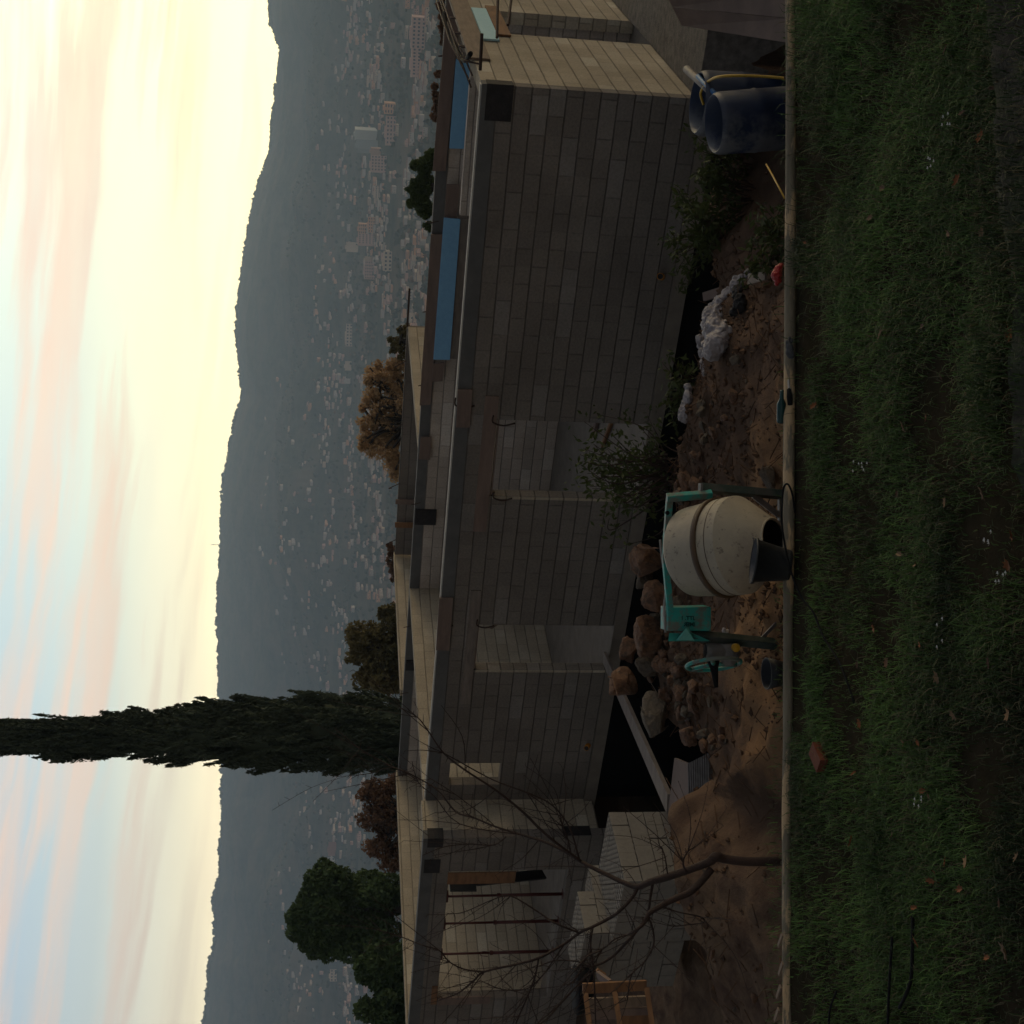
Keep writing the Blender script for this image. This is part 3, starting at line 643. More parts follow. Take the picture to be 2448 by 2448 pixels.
# ---- concrete mixer
MY = 8.78
def mp(ix, iy, dy=0.): return PD(ix, iy, MY+dy)
base = mp(1880, 1325); mixer = thing('concrete_mixer', 'teal framed concrete mixer with a cream drum tipped mouth down', 'concrete mixer', tuple(base))
ctr_top = mp(1640, 1322, .10); mouth = mp(1842, 1292, -.47)
ax = mouth - ctr_top; Ld = np.linalg.norm(ax); ax /= Ld
rp = [(0.0, 0.02), (.003, .235), (.014, .285), (.045, .315), (.085, .326), (.335, .343)]
drum = MB().lathe([(h*Ld/.74, r) for h, r in rp + [(.42, .3495), (.50, .349), (.515, .338), (.76, .158), (.765, .150)]], ctr_top, ax, 56)
part('drum', drum, M_cream, parent=mixer, smooth=True).data
dr = mixer.children[0]
ed = dr.modifiers.new('edges', 'EDGE_SPLIT'); ed.split_angle = R(28)
part('drum_band', MB().lathe([(.305*Ld/.74, .338), (.31*Ld/.74, .358), (.348*Ld/.74, .362), (.352*Ld/.74, .345)], ctr_top, ax, 56), M_band, parent=dr, smooth=True)
part('drum_seam', MB().lathe([(.420*Ld/.74, .346), (.422*Ld/.74, .3515), (.427*Ld/.74, .3515), (.429*Ld/.74, .346)], ctr_top, ax, 56), M_band, parent=dr, smooth=True)
part('mouth_rim', MB().lathe([(.755*Ld/.74, .150), (.77*Ld/.74, .158), (.78*Ld/.74, .150), (.765*Ld/.74, .140)], ctr_top, ax, 40), M_cream, parent=dr, smooth=True)
part('drum_inside', MB().lathe([(.20, .28), (.5, .32), (.755*Ld/.74, .141)], ctr_top, ax, 40), M_dark, parent=dr, smooth=True)
yk = MB()      # yoke over the drum bottom
yk.bar(mp(1601, 1186, .02), mp(1590, 1330, .02), .045, .045); yk.bar(mp(1590, 1328, .02), mp(1602, 1462, .02), .045, .045)
yk.bar(mp(1594, 1190, 0), mp(1702, 1181, -.02), .055, .05)
part('yoke', yk, M_green, parent=mixer, bevel=.004)
part('yoke_bolt', MB().lathe([(0, .016), (.01, .016), (.012, 0)], mp(1595, 1226, -.03), (0, -1, 0), 12), M_black, parent=mixer)
hb_ = MB()
q = [mp(1596, 1509, 0), mp(1700, 1509, 0), mp(1700, 1451, 0), mp(1596, 1453, 0)]; bk = np.array([0, .20, 0.])
hb_.hexa([q[1], q[2], q[2]+bk, q[1]+bk, q[0], q[3], q[3]+bk, q[0]+bk])
hous = part('motor_housing', hb_, M_green, parent=mixer, bevel=.006)
br = MB(); br.hexa([mp(1700, 1533, .02), mp(1652, 1512, -.10), mp(1652, 1512, .12), mp(1700, 1533, .14), mp(1597, 1533, .02), mp(1600, 1513, .02), mp(1600, 1513, .15), mp(1597, 1533, .15)])
part('tilt_bracket', br, M_green, parent=mixer)
br = MB().hexa([mp(1660, 1531, -.06), mp(1645, 1500, -.12), mp(1645, 1500, -.08), mp(1660, 1531, .0), mp(1622, 1531, -.01), mp(1640, 1501, -.13), mp(1640, 1501, -.1), mp(1615, 1531, .02)])
part('bracket_flange', br, mat('pale_teal_enamel', (.10, .36, .30), (.06, .27, .23), scale=5, bump=.05, rough=.4), parent=mixer)
part('stand_leg', MB().bar(mp(1676, 1166, .02), mp(1886, 1184, .12), .06, .06), M_greend, parent=mixer, bevel=.004)
part('leg_cap', MB().bar(mp(1672, 1166, .015), mp(1677.5, 1166.3, .015), .066, .066), M_grey, parent=mixer)
part('stand_leg', MB().bar(mp(1650, 1519, .04), mp(1886, 1543, .10), .06, .07), M_greend, parent=mixer, bevel=.004)
part('base_bar', MB().bar(mp(1868, 1170, .12), mp(1868, 1545, .12), .045, .045), M_greypipe, parent=mixer)
part('brace', MB().bar(mp(1870, 1475, .12), mp(1812, 1535, .1), .022, .022), M_greypipe, parent=mixer)
part('brace', MB().bar(mp(1802, 1185, .1), mp(1862, 1232, .12), .05, .04), M_greypipe, parent=mixer)
gb = MB().lathe([(-.02, .0), (-.02, .075), (.05, .085), (.12, .055), (.14, .03)], mp(1742, 1545, .05), mp(1742, 1590, .05) - mp(1742, 1545, .05), 20)
part('gearbox', gb, M_grey, parent=mixer, smooth=True)
part('motor', MB().lathe([(0, .05), (.02, .06), (.17, .06), (.18, .05), (.19, 0)], mp(1686, 1556, .04), mp(1760, 1560, .04)-mp(1686, 1556, .04), 18), M_grey, parent=mixer, smooth=True)
part('grease_cap', MB().lathe([(0, .03), (.03, .03), (.035, 0)], mp(1757, 1548, -.03), (0, -1, 0), 14), M_yellow, parent=mixer)
# hand wheel, seen nearly edge on
wc = mp(1706, 1588, .04); wax = np.array([-1., -.36, -.04]); wax /= np.linalg.norm(wax); wx = np.cross(wax, [0, 0, 1.]); wx /= np.linalg.norm(wx); wy = np.cross(wax, wx)
WR = .195
whl = part('hand_wheel', MB().tube([wc + (wx*math.cos(a) + wy*math.sin(a))*WR for a in np.linspace(0, 2*math.pi, 41)], .015, 10, False), M_green, parent=mixer, smooth=True)
for a in (R(80), R(200), R(320)): part('spoke', MB().tube([wc - wax*.0, wc + (wx*math.cos(a) + wy*math.sin(a))*WR], .017, 8), M_green, parent=whl, smooth=True)
part('hub', MB().lathe([(-.09, .022), (-.09, .04), (-.02, .045), (.03, .03), (.17, .014), (.17, .0)], wc, wax, 16), M_black, parent=whl, smooth=True)
part('cement_drip', MB().tube(smoothpath([mp(1578, 1290, .06), mp(1582, 1330, .05), mp(1592, 1400, .05), mp(1588, 1450, .05), mp(1591, 1512, .05)], 5), .009, 8), mat('dried_cement', (.28, .25, .23), (.18, .16, .15), scale=20, bump=.5), parent=mixer, smooth=True)
def text_mesh(s, size, m, parent, origin, xd, yd):
    cu = bpy.data.curves.new('lettering', 'FONT'); cu.body = s; cu.size = size; cu.extrude = .0008; cu.align_x = 'LEFT'; cu.offset = .0012
    ob = bpy.data.objects.new('lettering', cu); col.objects.link(ob); bpy.context.view_layer.update()
    me = bpy.data.meshes.new_from_object(ob.evaluated_get(bpy.context.evaluated_depsgraph_get())); bpy.data.objects.remove(ob)
    xd = np.array(xd)/np.linalg.norm(xd); yd = np.array(yd) - xd*(np.array(yd)@xd); yd /= np.linalg.norm(yd); zd = np.cross(xd, yd)
    co = np.zeros(len(me.vertices)*3); me.vertices.foreach_get('co', co); co = co.reshape(-1, 3)
    w_ = np.array(origin) + co[:, :1]*xd + co[:, 1:2]*yd + co[:, 2:3]*zd - ORG[parent.name]
    me.vertices.foreach_set('co', w_.ravel()); me.update(); me.materials.append(m); return link('lettering', me, parent)
# the stencil runs upwards along the housing (two lines)
upd = mp(1600, 1490, 0) - mp(1690, 1490, 0); rgt = mp(1650, 1480, 0) - mp(1650, 1500, 0)
text_mesh('IMER', .040, M_text, hous, mp(1662, 1497, -.004), upd, rgt)
text_mesh('.ITT. 1', .040, M_text, hous, mp(1662, 1482, -.004), upd, rgt)

# ---- black bucket, standing against the pole
bb = PZ(1889, 1352, .0); bt = PD(1800, 1340, bb[1]+.05); axb = bt - bb; Lb = np.linalg.norm(axb)
bk_ = thing('bucket', 'black rubber mortar bucket in front of the mixer drum', 'bucket', tuple(bb))
part('bucket_body', MB().lathe([(0, .0), (0, .095), (.02, .100), (Lb, .142), (Lb, .149), (Lb-.015, .149), (Lb-.015, .138), (.02, .095), (.02, 0)], bb, axb, 36), [M_bucket], parent=bk_, smooth=True)
part('bucket_lining', MB().lathe([(Lb-.004, .1365), (.10, .108), (.09, .0)], bb, axb, 36), M_bucketin, parent=bk_, smooth=True)
rim = bb + axb; hx = np.array([1., .1, 0])
part('bucket_handle', MB().tube(smoothpath([rim + hx*.145, rim + hx*.13 + (0, .07, -.03), rim + (0, .155, -.06), rim - hx*.13 + (0, .07, -.03), rim - hx*.145], 5), .004, 6), M_greypipe, parent=bk_, smooth=True)
b2 = ground_at(1880, 1610); 
pol('bucket', 'small dark bucket half hidden behind the pole, left of the mixer', 'bucket', MB().lathe([(0, 0), (0, .085), (.13, .115), (.13, .108), (.01, .08), (.01, 0)], b2 + (0, 0, .02), (0, 0, 1), 24), M_bucket, tuple(b2), smooth=True)

# ---- cable over the pole
cb = [mp(1876, 1165, -.3), PZ(1876, 1170, .11), PZ(1870, 1200, .12), PZ(1870, 1260, .10), PZ(1882, 1330, .09), PZ(1897, 1385, .06), PZ(1918, 1430, .03), PZ(1945, 1465, .015), PZ(1968, 1520, .01), PZ(2010, 1590, .01), PZ(2042, 1680, .01)]
cb0 = [PZ(1900, 1225, .03), PZ(1895, 1185, .08), PZ(1884, 1158, .10), PZ(1874, 1165, .115)]
pol('electric_cable', 'black electric cable looped over the pole and running into the grass', 'cable', MB().tube(smoothpath(cb0 + cb[2:], 6), .0065, 8), M_black, tuple(cb[6]), smooth=True)
pol('irrigation_hose', 'thin black irrigation hose in the grass at the lower left', 'hose', MB().tube(smoothpath([PZ(2000, 2370, .012), PZ(1985, 2410, .012), PZ(1980, 2460, .012)], 5), .006, 6), M_black, tuple(PZ(1990, 2400, .01)), smooth=True)
pol('irrigation_hose', 'long black irrigation hose lying straight across the lawn', 'hose', MB().tube(smoothpath([PZ(2133, 2240, .02), PZ(2128, 2320, .018), PZ(2124, 2400, .018), PZ(2122, 2470, .018)], 5), .007, 6), M_black, tuple(PZ(2128, 2330, .01)), smooth=True)
pol('irrigation_hose', 'black irrigation hose that bends in the lawn, nearer the viewer', 'hose', MB().tube(smoothpath([PZ(2182, 2190, .0), PZ(2181, 2280, .02), PZ(2176, 2350, .02), PZ(2150, 2410, .015)], 5), .009, 6), M_black, tuple(PZ(2178, 2300, .01)), smooth=True)

# ---- blue drums on the right
dx1 = PD(1706, 296, 10.4); dx2 = PD(1667, 246, 11.0)
def drum_(label, c, h, r, tilt=0, cut=False):
    t = thing('plastic_drum', label, 'drum', (c[0], c[1], c[2]-h), 'blue plastic drums behind the pole')
    axd = np.array([tilt, 0, -1.]);
    body = MB().lathe([(0, r*.92), (.02, r*.97), (.05, r), (h*.33, r*1.01), (h*.36, r*1.035), (h*.39, r*1.01), (h*.66, r*1.01), (h*.69, r*1.035), (h*.72, r*1.01), (h*.97, r), (h, r*.9), (h, 0)], c, axd, 48, (0, 1, 0))
    if cut: body.v = [tuple(np.array(v) - np.array([0, 0, .22*max(0, min(1, (c[2]-v[2] < .06)))*(.5 + .5*(c[0]-v[0])/r)])) for v in body.v]
    part('drum_body', body, M_barrel, parent=t, smooth=True)
    part('drum_lining', MB().lathe([(.0, r*.92), (.004, r*.885), (h*.7, r*.93), (h*.7, 0)], c + (0, 0, -.02 if cut else 0), axd, 48, (0, 1, 0)), mat('drum_inside_grime', (.03, .03, .022), (.015, .016, .014), scale=6, bump=.3) if cut else M_barrel, parent=t, smooth=True)
    return t
drum_('nearer blue plastic drum with its top cut off and cement splashes', dx1, 1.0, .26, .14)
drum_('farther blue plastic drum standing behind the splashed one', dx2, 1.05, .285)
pol('water_hose', 'yellow water hose hanging over the farther blue drum', 'hose', MB().tube(smoothpath([PD(1682, 250, 11.05), PD(1675, 225, 11.0), PD(1682, 208, 10.9), PD(1697, 192, 10.7), PD(1722, 183, 10.45), PD(1770, 181, 10.3), PD(1830, 183, 10.2), PD(1885, 188, 10.1)], 6), .012, 8), M_yellow, tuple(PD(1700, 200, 10.8)), smooth=True)
pol('pipe', 'grey plastic pipe leaning out of the blue drum', 'pipe', MB().tube([PD(1641, 165, 11.3), PD(1726, 243, 10.6)], .036, 12), M_greypipe, tuple(PD(1720, 240, 10.6)), smooth=True)
pol('pipe', 'bright blue pipe lying beside the grey pipe on the drum', 'pipe', MB().tube([PD(1668, 182, 11.0), PD(1732, 248, 10.5)], .022, 12), M_bluepipe, tuple(PD(1730, 245, 10.5)), smooth=True)
pol('cane', 'yellow cane sticking out of the weeds beside the drum', 'cane', MB().tube([PD(1832, 393, 9.6), PD(1850, 425, 9.3), PD(1876, 474, 8.6)], .007, 6), M_yellow, tuple(PD(1850, 425, 9.3)), smooth=True)

# ---- rough slab and shuttering at the far right
P = [PZ(1640, -140, ZS), PZ(1637, 65, ZS), PZ(1625, 168, ZS)]
sl_ = MB(); q0, q1 = P[1], P[2]; r0_ = P[0]
sl_.hexa([ST(-3.2, .35, -2.9), ST(-.75, -.2, -2.9)+0, ST(-.02, .0, -2.9), ST(-.02, 8, -2.9), ST(-3.2, .35, ZS+.1), ST(-.75, -.0, ZS+.1), ST(-.02, .0, ZS+.1), ST(-.02, 8, ZS+.1)])
sl_.hexa([ST(-3.2, .35, -2.9), ST(-.02, 8, -2.9), ST(-3.2, 10, -2.9), ST(-3.3, 8, -2.9), ST(-3.2, .35, ZS+.1), ST(-.02, 8, ZS+.1), ST(-3.2, 10, ZS+.1), ST(-3.3, 8, ZS+.1)])
pol('concrete_slab', 'rough poured concrete slab outside the end wall', 'slab', sl_, M_rough, tuple(ST(-1, 2, -2.9)))
f = [PD(1632, 62, 16.4), PD(1885, 103, 13.0), PD(1885, -80, 12.4), PD(1560, -80, 15.6)]
fo = MB().hexa([f[0]+(.0, .25, -.0), f[1]+(0, .25, 0), f[2]+(0, .25, 0), f[3]+(0, .25, 0), f[0], f[1], f[2], f[3]])
fw = thing('formwork_wall', 'tall brown board shuttering at the right beyond the blue drums', 'formwork', tuple(f[1]))
q = lambda u, v: f[0]*(1-u)*(1-v) + f[1]*u*(1-v) + f[2]*u*v + f[3]*(1-u)*v
for k in range(3):
    v0, v1 = k/3 + .004, (k+1)/3 - .004; c4 = [q(0, v0), q(1, v0), q(1, v1), q(0, v1)]; bkk = np.array([.02, .05, 0])
    part('board', MB().hexa([c + bkk for c in c4] + c4), M_ply, parent=fw)
# block plinth closing the slab beyond
# ---- pallets of hollow blocks
def hollow_mesh():
    bm = bmesh.new(); L, W, H = .494, .194, .19
    nx, ny = 6, 3; xs = np.linspace(-L/2, L/2, nx+1); ys = np.linspace(-W/2, W/2, ny+1); w = .009
    V = []; Fc = []
    def vert(*c): V.append(c); return len(V)-1
    o = [vert(x, y, 0) for x, y in ((-L/2, -W/2), (L/2, -W/2), (L/2, W/2), (-L/2, W/2))]; u = [vert(x, y, H) for x, y in ((-L/2, -W/2), (L/2, -W/2), (L/2, W/2), (-L/2, W/2))]
    for k in range(4): Fc.append((o[k], o[(k+1) % 4], u[(k+1) % 4], u[k]))
    Fc.append((o[3], o[2], o[1], o[0]))
    for i in range(nx):
        for j in range(ny):
            a = [(xs[i], ys[j]), (xs[i+1], ys[j]), (xs[i+1], ys[j+1]), (xs[i], ys[j+1])]; sg = [(1, 1), (-1, 1), (-1, -1), (1, -1)]
            t = [vert(x, y, H) for x, y in a]; n_ = [vert(x+w*s[0], y+w*s[1], H) for (x, y), s in zip(a, sg)]; d_ = [vert(x+w*s[0]*1.3, y+w*s[1]*1.3, H-.15) for (x, y), s in zip(a, sg)]
            for k in range(4):
                k2 = (k+1) % 4; Fc.append((t[k], t[k2], n_[k2], n_[k])); Fc.append((n_[k], n_[k2], d_[k2], d_[k]))
            Fc.append(tuple(d_))
    bm.free(); me = np_mesh('hollow_block', np.array(V), Fc); me.materials.append(M_hollow); return me
HBM = hollow_mesh()
th0 = math.atan2(A[1], A[0])
def pallet(s0, t0, ztop, nl, label, group, nblk=5, skip=None):
    for l in range(nl):
        z = ztop - .2*(nl - l)
        for i in range(2):
            for j in range(nblk):
                if l % 2: ds, dt, rot = .25 + .5*i, .1 + .2*j, 0
                else: ds, dt, rot = .1 + .2*j, .25 + .5*i, math.pi/2
                edge = l == nl-1 or ds < .35 or dt < .35
                if not edge: continue
                if skip and skip(l, ds, dt): continue
                o = bpy.data.objects.new('hollow_block', HBM); col.objects.link(o)
                o.location = ST(s0+ds+rnd.uniform(-.004, .004), t0+dt+rnd.uniform(-.006, .006), z); o.rotation_euler = (0, 0, th0 + rot + rnd.uniform(-.012, .012))
                side = 'corner' if (dt < .35 and ds < .35) else ('right face' if ds < .35 else ('front face' if dt < .35 else 'hollow top'))
                nth = ['first', 'second', 'third', 'fourth', 'fifth', 'sixth', 'seventh', 'eighth'][int(round((ds + dt)*4)) % 8]
                ly = ['topmost', 'second', 'third', 'fourth', 'fifth', 'lowest'][nl-1-l]
                tag(o, 'hollow block, %s layer of %s, %s along its %s' % (ly, label, nth, side), 'concrete block', group)
pallet(6.25, -8.05, -.25, 6, 'the nearer stack', 'hollow blocks of the nearer pallet stack')
pallet(7.45, -7.75, -.02, 6, 'the farther stack', 'hollow blocks of the farther pallet stack', skip=lambda l, ds, dt: l == 5 and dt > .5)

# crate of reused timber at the lower left corner of the house
cr = thing('pallet_crate', 'orange brown slatted wooden pallet crate at the left edge', 'crate', tuple(PD(1560, 2400, 11.5)))
def cbar(a, b_, m=M_orangew, w=.09, h=.035): part('crate_slat', MB().bar(a, b_, w, h, (0, -1, .2)), m, parent=cr)
g = lambda ix, iy, dy=0.: PD(ix, iy, 11.2+dy)
cbar(g(1393, 2363), g(1545, 2355)); cbar(g(1400, 2375, -.1), g(1412, 2470, -.3), w=.045); cbar(g(1470, 2372, -.1), g(1485, 2470, -.3), w=.045); cbar(g(1546, 2362, -.1), g(1562, 2470, -.3), w=.045)
cbar(g(1405, 2398, .15), g(1550, 2392, .15), M_plank); cbar(g(1405, 2425, .15), g(1555, 2420, .15), M_ply); cbar(g(1480, 2440, .15), g(1555, 2438, .15), M_orangew, .1); cbar(g(1430, 2330, .4), g(1460, 2352, .1), M_ply, .07)
cbar(g(1427, 2318, .6), g(1447, 2332, .6), M_orangew, .03)
pol('mortar_tub', 'black mortar tub below the left block wall, beyond the crate', 'tub', MB().lathe([(0, 0), (0, .20), (.03, .23), (.19, .27), (.21, .25), (.2, 0)], PD(1416, 2366, 14.2), (0, 0, 1), 28), M_black, tuple(PD(1416, 2366, 14.2)), smooth=True)

# props under the wide lintel
for k, (iy, lab) in enumerate([(2143, 'rusty red steel prop, right of the three under the wide lintel'), (2208, 'rusty red steel prop in the middle of the wide opening'), (2281, 'rusty red steel prop at the left of the wide opening')]):
    tp_ = PT(1064 - .07*(iy-2143), iy, TL+.1); s_, _t = st_of(tp_); zb = -1.62
    p = thing('steel_prop', lab, 'steel prop', tuple(ST(s_, TL+.1, zb)), 'steel props in the wide opening')
    part('outer_tube', MB().tube([ST(s_, TL+.1, zb), ST(s_, TL+.1, -.35)], .032, 10), M_red, parent=p, smooth=True)
    part('inner_tube', MB().tube([ST(s_, TL+.1, -.35), ST(s_, TL+.1, .60)], .023, 10), M_red, parent=p, smooth=True)
    part('head_plate', MB().stbox(s_-.10, s_+.10, TL+.04, TL+.16, .60, .635), M_red, parent=p)
    part('base_plate', MB().stbox(s_-.07, s_+.07, TL+.03, TL+.17, zb, zb+.012), M_red, parent=p)
    part('collar', MB().lathe([(0, .03), (0, .045), (.06, .045), (.06, .03)], ST(s_, TL+.1, -.40), (0, 0, 1), 12), M_red, parent=p)
    if k == 2: part('pin', MB().tube(smoothpath([ST(s_-.05, TL+.06, -.33), ST(s_-.1, TL+.06, -.2), ST(s_, TL+.05, -.15), ST(s_+.06, TL+.06, -.3)], 4), .006, 6), M_red, parent=p)
# things seen through the openings
pol('panel', 'dark slanting panel leaning inside the wide opening', 'panel', MB().bar(PT(1135, 2106, TL+.6), PT(1300, 2090, TL+1.3), .04, .22, B), M_bucket, tuple(PT(1290, 2090, TL+1.2)))
pol('panel', 'short dark panel hanging at the top right corner of the wide opening', 'panel', MB().bar(PT(1075, 2118, TL+.5), PT(1138, 2118, TL+.5), .04, .25, B), M_bucket, tuple(PT(1100, 2118, TL+.5)))
pl = ground_at
pol('timber', 'long bright timber leaning across the inside of the second doorway', 'timber', MB().bar(ST(9.1, 2.0, ZS+.02), ST(9.55, .6, .1), .06, .03), M_plank, tuple(ST(9.1, 2.0, ZS)))
pol('timber', 'darker timber beside the bright one inside the second doorway', 'timber', MB().bar(ST(8.9, 2.1, ZS+.02), ST(9.35, .7, .12), .07, .03), M_ply, tuple(ST(8.9, 2.1, ZS)))
pol('timber', 'orange timber lying flat on the floor behind the first doorway', 'timber', MB().bar(ST(4.4, 1.2, ZS+.04), ST(6.9, 2.6, ZS+.04), .07, .05), M_orangew, tuple(ST(5.4, 1.7, ZS)))
pol('timber', 'dark board lying on the floor deeper inside the first doorway', 'timber', MB().bar(ST(5.9, 3.2, ZS+.04), ST(7.1, 3.4, ZS+.04), .2, .06), M_ply, tuple(ST(6.4, 3.3, ZS)))
fb = ST(5.85, 3.7, ZS); pol('vent_block', 'pale square vent block standing on the floor behind the first doorway', 'vent block', MB().stbox(5.75, 5.98, 3.75, 3.9, ZS, ZS+.24), M_slab, tuple(fb))
for ds, dz in ((.03, .03), (.13, .03), (.03, .13), (.13, .13)):
    o = MB().stbox(5.75+ds, 5.75+ds+.07, 3.743, 3.76, ZS+dz, ZS+dz+.08).build('cell', M_dark, loc=tuple(fb)); o.parent = bpy.data.objects['vent_block']; o.location = (0, 0, 0)
ld = thing('stepladder', 'thin pale metal stepladder standing inside the first doorway', 'stepladder', tuple(ST(5.6, 5, ZS)))
for a, b_ in (((5.3, 4.6), (5.55, 5.0)), ((6.1, 5.2), (5.6, 5.0)), ((5.6, 4.5), (5.8, 4.95))): part('rail', MB().tube([ST(*a, ZS), ST(*b_, -.15)], .013, 6), M_grey, parent=ld)
for k in range(4): part('rung', MB().tube([ST(5.33+.05*k, 4.64+.09*k, ZS+.35*(k+1)), ST(5.62+.04*k, 4.55+.1*k, ZS+.35*(k+1))], .011, 6), M_grey, parent=ld)

# plank down into the trench
a_, b_ = PT(1447, 1524, -.1), PD(1606, 1922, 14.2)
pol('scaffold_board', 'long grey scaffold board spanning the dark trench to the second doorway', 'plank', MB().bar(ST(9.75, .02, ZS+.05), PD(1600, 1922, 13.4), .22, .05), M_plankg, tuple(b_))
# duct stubs in the wall
def duct(ix, iy, lab):
    c = PT(ix, iy, 0)
    t = thing('duct_pipe', lab, 'duct pipe', tuple(c)); dd = -B*.8 - A*.35 + np.array([0, 0, .35]); dd /= np.linalg.norm(dd)
    part('collar', MB().lathe([(-.02, .05), (.17, .05), (.17, .042), (-.02, .042)], c, dd, 20), M_pipe, parent=t, smooth=True)
    part('bore', MB().lathe([(.165, .042), (.16, .0)], c, dd, 20), M_dark, parent=t)
duct(1582, 662, 'orange ended duct pipe sticking out low on the long wall'); duct(1406, 1782, 'small orange duct end near the left of the long wall')
# corrugated sheet and boards in the pit, left of the rubble
cs = MB(); c0, c1, c2 = PD(1645, 1825, 11.6), PD(1648, 1945, 12.0), PD(1700, 1925, 11.4)
o = c0; ex = c1-c0; ey = c2-c1; ez = np.cross(ex, ey); ez /= np.linalg.norm(ez)
if ez[2] < 0: ez = -ez
nn = 61
for k in range(nn):
    u_ = k/(nn-1); off_ = ez*(.02 if (k // 3) % 2 else -.02)
    cs.v += [tuple(o + ey*u_ + off_), tuple(o + ex + ey*u_ + off_)]
for k in range(nn-1): cs.f.append((2*k, 2*k+1, 2*k+3, 2*k+2)); cs.mi.append(0)
pol('corrugated_sheet', 'ribbed grey roofing sheet lying between the rubble and the block stack', 'roofing sheet', cs, M_iron, tuple(c0))
bd = MB().hexa([PD(1612, 1812, 12.5)-np.array([0, 0, .03]), PD(1655, 1830, 11.9)-np.array([0, 0, .03]), PD(1652, 1940, 12.2)-np.array([0, 0, .03]), PD(1598, 1935, 13.0)-np.array([0, 0, .03]), PD(1612, 1812, 12.5), PD(1655, 1830, 11.9), PD(1652, 1940, 12.2), PD(1598, 1935, 13.0)])
pol('plywood_sheet', 'scuffed brown plywood sheet next to the ribbed roofing sheet', 'plywood', bd, M_ply, tuple(PD(1620, 1870, 12.4)))

# ---- rocks and rubble
ROCKM = [rock_mesh('rock', k+1) for k in range(7)]
for k, me in enumerate(ROCKM): me.materials.append(M_rock if k < 4 else M_rockg)
def rock(ix, iy, size, kind, label, group='rocks on the crest of the rubble', dep=None, sq=1., lift=.3):
    c = ground_at(min(ix + size*1.2, 1868), iy) if dep is None else PD(ix, iy, dep)
    dpt = c[1]; c = PD(ix, iy, dpt); rr_ = 1.15*size*math.hypot(dpt, 2)/F
    o = bpy.data.objects.new('rock', ROCKM[kind % 7]); col.objects.link(o); o.location = c; o.scale = (rr_*rnd.uniform(.9, 1.15), rr_*rnd.uniform(.8, 1.1), rr_*sq); o.rotation_euler = (rnd.uniform(-.4, .4), rnd.uniform(-.4, .4), rnd.uniform(0, 6))
    return tag(o, label, 'rock', group)
BIG = [(1545, 1340, 44, 0, 'largest ochre boulder, rising behind the mixer yoke', 1.1), (1538, 1378, 26, 4, 'dark brown rock under the largest boulder', 1), (1566, 1430, 36, 1, 'squarish ochre rock left of the mixer top', 1.2), (1545, 1520, 40, 2, 'rounded ochre boulder beside the teal motor housing', 1.0),
       (1500, 1555, 26, 3, 'small pointed ochre rock on the crest above the board', 1.1), (1490, 1635, 42, 0, 'ochre and brown boulder touching the scaffold board', 1.0), (1545, 1590, 24, 5, 'upright brown rock in the middle of the rubble', 1.3), (1575, 1590, 22, 1, 'pale ochre rock near the hand wheel', 1.1),
       (1560, 1710, 44, 6, 'big grey mossy boulder on the edge of the trench', .9), (1645, 1760, 24, 2, 'brown rock below the grey boulder', 1.0), (1655, 1640, 20, 3, 'pinkish flat rock right of the white scrap', .8), (1680, 1755, 15, 5, 'small brown rock next to the loose earth', 1),
       (1638, 1150, 24, 3, 'ochre rock at the right foot of the bush', 1.0), (1662, 1160, 20, 1, 'broken ochre rock right of the mixer frame', .9), (1836, 1140, 24, 5, 'grey rock beside the pole, right of the mixer', .9), (1700, 1158, 12, 2, 'small orange rock above the mixer leg', 1), (1590, 1462, 18, 2, 'small ochre rock next to the dried cement', 1.), (1725, 1552, 15, 0, 'reddish rock behind the gearbox', 1.)]
for ix, iy, sz, k, lab, sq in BIG: rock(ix, iy, sz, k, lab, sq=sq)
R5 = random.Random(5)
for k in range(46):
    iy = R5.uniform(1400, 1790) if k < 38 else R5.uniform(1130, 1190); lo = np.interp(iy, sorted(c[1] for c in CREST), [c[0] for c in sorted(CREST, key=lambda q: q[1])])
    rock(lo + R5.uniform(-14, 75), iy, R5.uniform(10, 21), (kk := R5.randrange(4) if R5.random() < .7 else R5.randrange(4, 7)), 'jagged %s rock packed in the rubble heap, %s' % ('ochre' if kk < 4 else 'grey brown', 'at the right foot of the mixer' if iy < 1200 else 'behind the mixer drum' if iy < 1460 else 'behind the motor housing' if iy < 1540 else 'behind the hand wheel' if iy < 1640 else 'beside the scaffold board' if iy < 1720 else 'near the ribbed sheet'), 'jagged rocks packed in the rubble heap', sq=R5.uniform(.7, 1.2))
RB = random.Random(11)
for k in range(190):
    iy = RB.choice([RB.uniform(860, 1180), RB.uniform(1480, 1800), RB.uniform(1480, 1800), RB.uniform(600, 2448)])
    lo = np.interp(iy, sorted(c[1] for c in CREST), [c[0] for c in sorted(CREST, key=lambda q: q[1])]) + 12
    ix = lo + abs(RB.gauss(0, 55)); 
    if ix > 1862: continue
    kd = RB.randrange(7); rock(ix, iy, RB.uniform(2.5, 9) if RB.random() < .8 else RB.uniform(9, 15), kd, 'small loose %s stone %s' % (['ochre', 'grey'][kd > 3], 'on the earth right of the mixer' if iy < 1180 else 'in the rubble left of the mixer' if iy < 1800 else 'on the sand heap by the bare tree'), 'small loose stones', sq=RB.uniform(.6, 1.1))

